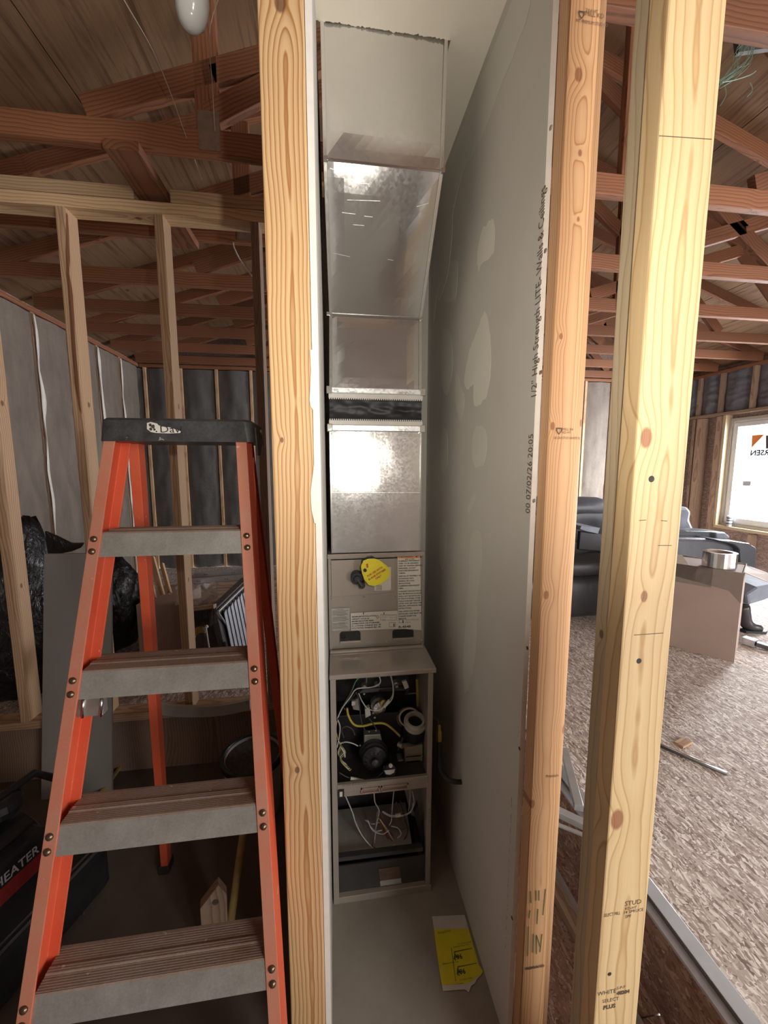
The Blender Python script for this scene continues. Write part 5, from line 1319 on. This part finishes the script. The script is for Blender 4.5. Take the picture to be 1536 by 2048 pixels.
# rounded upholstery block
def cushion(name, M4, size, m, parent, r=.05, seed=0, puff=.02, **kw):
    bm = bmesh.new(); bmesh.ops.create_cube(bm, size=1); bmesh.ops.subdivide_edges(bm, edges=bm.edges, cuts=7, use_grid_fill=True)
    b = MB()
    for v_ in bm.verts:
        q = V((v_.co.x * size[0], v_.co.y * size[1], v_.co.z * size[2])); h = V(size) / 2
        c_ = V((max(-h.x + r, min(h.x - r, q.x)), max(-h.y + r, min(h.y - r, q.y)), max(-h.z + r, min(h.z - r, q.z))))
        d = q - c_
        if d.length > 1e-6: q = c_ + d.normalized() * r
        e = (1 - abs(v_.co.x * 2) ** 2) * (1 - abs(v_.co.y * 2) ** 2) + (1 - abs(v_.co.x * 2) ** 2) * (1 - abs(v_.co.z * 2) ** 2)
        nn_ = V((v_.co.x, v_.co.y, v_.co.z)).normalized()
        q = q + nn_ * puff * e + nn_ * .012 * noise.noise(q * 7 + V((seed, seed, 0)))
        b.v.append(M4 @ q)
    b.f = [tuple(v_.index for v_ in f.verts) for f in bm.faces]; b.m = [0] * len(b.f); bm.free()
    return b.build(name, m, parent, smooth=True, **kw)
def TM(x, y, z, rz=0, rx=0, ry=0): return Matrix.Translation((x, y, z)) @ Matrix.Rotation(rz, 4, 'Z') @ Matrix.Rotation(rx, 4, 'X') @ Matrix.Rotation(ry, 4, 'Y')
so = empty('sofa', (2.3, 3.25, ZF), 'black leather sofa seen in the gap between the posts', 'sofa')
cushion('base', TM(2.15, 3.25, ZF + .20), (1.5, .85, .40), M['leather_black'], so, .10, 1)
cushion('seat_cushion', TM(2.15, 3.12, ZF + .46), (1.3, .70, .16), M['leather_black'], so, .07, 2)
cushion('arm', TM(1.42, 3.2, ZF + .33), (.24, .9, .60), M['leather_black'], so, .10, 3)
cushion('backrest', TM(2.15, 3.62, ZF + .58, 0, .12), (1.45, .26, .66), M['leather'], so, .10, 4)
cushion('head_cushion', TM(2.15, 3.60, ZF + .86), (1.3, .28, .20), M['leather'], so, .09, 5)
MB().prism([at(x, y, 'Y', 2.92) for x, y in ((1161, 1063), (1210, 1068), (1205, 1104), (1158, 1100))], (0, .04, 0)).build('throw_cushion', M['black'], so, bevel=.01)
MB().prism([at(x, y, 'Y', 2.9) for x, y in ((1163, 1052), (1200, 1056), (1196, 1067), (1175, 1063), (1160, 1058))], (0, .3, .0)).build('folded_paper', M['leather_grey'], so)

rc_ = empty('recliner', (3.5, 3.2, ZF), 'dark grey recliner with raised footrest facing away from the window wall', 'armchair')
def rq(x, y, Y): return at(x, y, 'Y', Y)
def slab(name, pts, Y, dep, m, bev=.03, **kw): return MB().prism([rq(x, y, Y) for x, y in pts], (0, dep, 0)).build(name, m, rc_, bevel=bev, **kw)
slab('backrest', ((1330, 1012), (1378, 1014), (1384, 1024), (1381, 1040), (1388, 1056), (1389, 1066), (1375, 1070), (1330, 1070)), 3.35, .22, M['leather_grey'], .035)
slab('arm', ((1340, 1066), (1375, 1062), (1425, 1063), (1452, 1065), (1459, 1070), (1459, 1078), (1430, 1080), (1434, 1110), (1340, 1108)), 3.05, .22, M['leather'], .03)
slab('arm_pad', ((1433, 1066), (1452, 1066), (1460, 1072), (1460, 1078), (1434, 1079)), 3.0, .24, M['leather_grey'], .02)
slab('side_panel', ((1340, 1076), (1430, 1078), (1472, 1090), (1483, 1112), (1478, 1150), (1340, 1120)), 2.92, .12, M['leather'], .03)
slab('front_arm', ((1430, 1079), (1466, 1082), (1500, 1087), (1514, 1096), (1513, 1128), (1508, 1150), (1482, 1140), (1480, 1098), (1470, 1090)), 2.86, .5, M['leather'], .03)
slab('lap_blanket', ((1335, 1040), (1352, 1054), (1361, 1075), (1356, 1088), (1343, 1100), (1330, 1100)), 2.84, .3, M['leather_grey'], .03)
slab('base', ((1340, 1110), (1505, 1142), (1505, 1212), (1340, 1230)), 2.95, .55, M['leather_black'], .03)
fr = [at(x, y, 'Y', 2.5) for x, y in ((1497, 1168), (1500, 1189), (1530, 1180), (1590, 1158), (1590, 1140), (1520, 1153))]
MB().prism([p + V((0, 0, -.09)) for p in fr], (.0, .38, .05)).build('footrest', M['leather_grey'], rc_, bevel=.02)
MB().tube([at(1498, 1180, 'Y', 2.66), V((3.25, 3.0, ZF + .22))], .014, 8).build('footrest_link', M['fin_dark'], rc_)
# boot and level
bo = empty('boot', at(1500, 1262, 'Z', ZF), 'worn black leather boot on the floor behind the carton', 'boot')
bx = at(1492, 1262, 'Z', ZF)
MB().tube(crom([bx + V((-.04, .02, .20)), bx + V((-.025, .01, .13)), bx + V((-.01, 0, .07)), bx + V((.02, -.01, .042)), bx + V((.06, -.02, .032)), bx + V((.10, -.03, .028))], 4),
          [.048, .049, .048, .046, .045, .044, .043, .042, .043, .043, .042, .040, .038, .036, .035, .034, .033, .031, .029, .026, .016], 14).build('upper', M['leather_black'], bo, smooth=True)
MB().prism([bx + V(q) for q in ((-.05, -.04, 0), (.09, -.07, 0), (.13, -.05, 0), (.12, .0, 0), (-.05, .05, 0))], (0, 0, .018)).build('sole', M['black_rubber'], bo, bevel=.003)
lv = empty('spirit_level', at(1505, 1290, 'Z', ZF), 'pale and dark tool lying on the floor beside the carton', 'level')
a_, b_ = at(1487, 1279, 'Z', ZF + .03), at(1512, 1287, 'Z', ZF + .03)
timber('body', a_, b_, .06, .05, (0, 0, 1), M['alu_strip'], lv)
timber('handle', b_, at(1545, 1297, 'Z', ZF + .02), .05, .03, (0, 0, 1), M['fin_dark'], lv)
# can on the window sill
c = at(1458, 1049, 'X', XR + .02); c.z = .8605
cn = empty('drink_can', c, 'small striped can standing in the corner of the window sill', 'can')
MB().lathe([(.026, 0), (.030, .006), (.030, .125), (.026, .132), (.024, .130)], c, n=24).build('body', M['fins'], cn)
for z in (.03, .07, .10): MB().lathe([(.0305, z), (.0305, z + .012)], c, n=24).build('stripe', M['ink'], cn)
# dark sheet and green strands among the trusses top right
MB().prism([at(x, y, 'Y', 1.70) for x, y in ((1467, -10), (1600, -10), (1600, 88), (1536, 96), (1478, 104))], (0, .02, 0)).build('netting_roll', M['fin_dark'], label='dark sheet hung among the trusses at top right', cat='sheet')
b = MB(); random.seed(21)
for i in range(16):
    x0 = 1438 + random.uniform(-4, 8); y0 = 168 + random.uniform(-8, 10)
    b.tube(crom([at(x0, y0, 'Y', 1.60), at(x0 + 25 + random.uniform(-6, 10), y0 - 22 + random.uniform(-10, 6), 'Y', 1.62), at(x0 + 50 + random.uniform(-16, 20), y0 - 60 + random.uniform(-14, 14), 'Y', 1.64), at(x0 + 66 + random.uniform(-22, 24), y0 - 120 + random.uniform(-30, 20), 'Y', 1.66)], 5), .0010, 4)
for q in (((1444, 165), (1470, 160), (1500, 150), (1512, 142)), ((1450, 172), (1452, 190), (1440, 212)), ((1500, 165), (1505, 180), (1494, 194)), ((1440, 170), (1430, 190), (1425, 210))):
    b.tube(crom([at(x, y, 'Y', 1.6) for x, y in q], 5), .0018, 4)
b.build('plastic_strands', M['strand'], label='tangle of green plastic strands caught on a truss', cat='strands', kind='stuff')

# torn yellow energy guide sheet on the closet floor
eg = empty('yellow_paper', at(905, 1910, 'Z', .0), 'torn yellow and white energy guide sheet on the closet floor', 'paper')
def fz(pts, z, m, name, **kw): return MB().prism([at(x, y, 'Z', z) for x, y in pts], (0, 0, .0006)).build(name, m, eg, **kw)
fz([(864, 1833), (929, 1830), (937, 1857), (868, 1859)], .002, M['paper'], 'sheet_top', label='white top band')
fz([(868, 1859), (937, 1857), (945, 1885), (953, 1912), (958, 1930), (966, 1943), (962, 1950), (954, 1955), (950, 1967), (942, 1972), (938, 1985), (930, 1979), (886, 1982), (880, 1950), (873, 1900)], .002, M['yellow'], 'sheet')
fz([(884, 1971), (931, 1968), (945, 1963), (951, 1955), (962, 1950), (954, 1958), (950, 1967), (942, 1972), (938, 1985), (930, 1979), (886, 1982)], .0028, M['paper'], 'torn_edge')
def egt(t_, x, y, size, bold=0, dx=1.0):
    p_ = at(x, y, 'Z', .0029); lettering(t_, size, (p_.x, p_.y, .0029), (1, .02, 0), (-.02, 1, 0), M['ink_green' if size < .01 else 'ink'], eg, bold=bold, proud=.0002)
egt('EnergyGuide', 876, 1868, .009); egt('U.S. Government', 915, 1890, .007); egt('Estimated Yearly Cost', 907, 1896, .006)
egt('96', 915, 1919, .018, .0004); egt('A', 908, 1919, .022, .0004); egt('96', 921, 1949, .018, .0004); egt('A', 914, 1950, .022, .0004)
egt('Efficiency rating range', 886, 1930, .006); egt('of similar models', 920, 1962, .006); egt('Uses the most', 905, 1972, .006)
for q in (((908, 1903), (944, 1896), (944, 1897), (908, 1905)), ((908, 1903), (909.5, 1903), (912, 1921), (910, 1921)), ((915, 1933), (953, 1926), (953, 1927), (915, 1935)), ((915, 1933), (916.5, 1933), (919, 1952), (917, 1952)),
          ((902, 1896), (903, 1896), (912, 1962), (911, 1962))):
    fz(q, .0029, M['ink_green'], 'printed_rule')
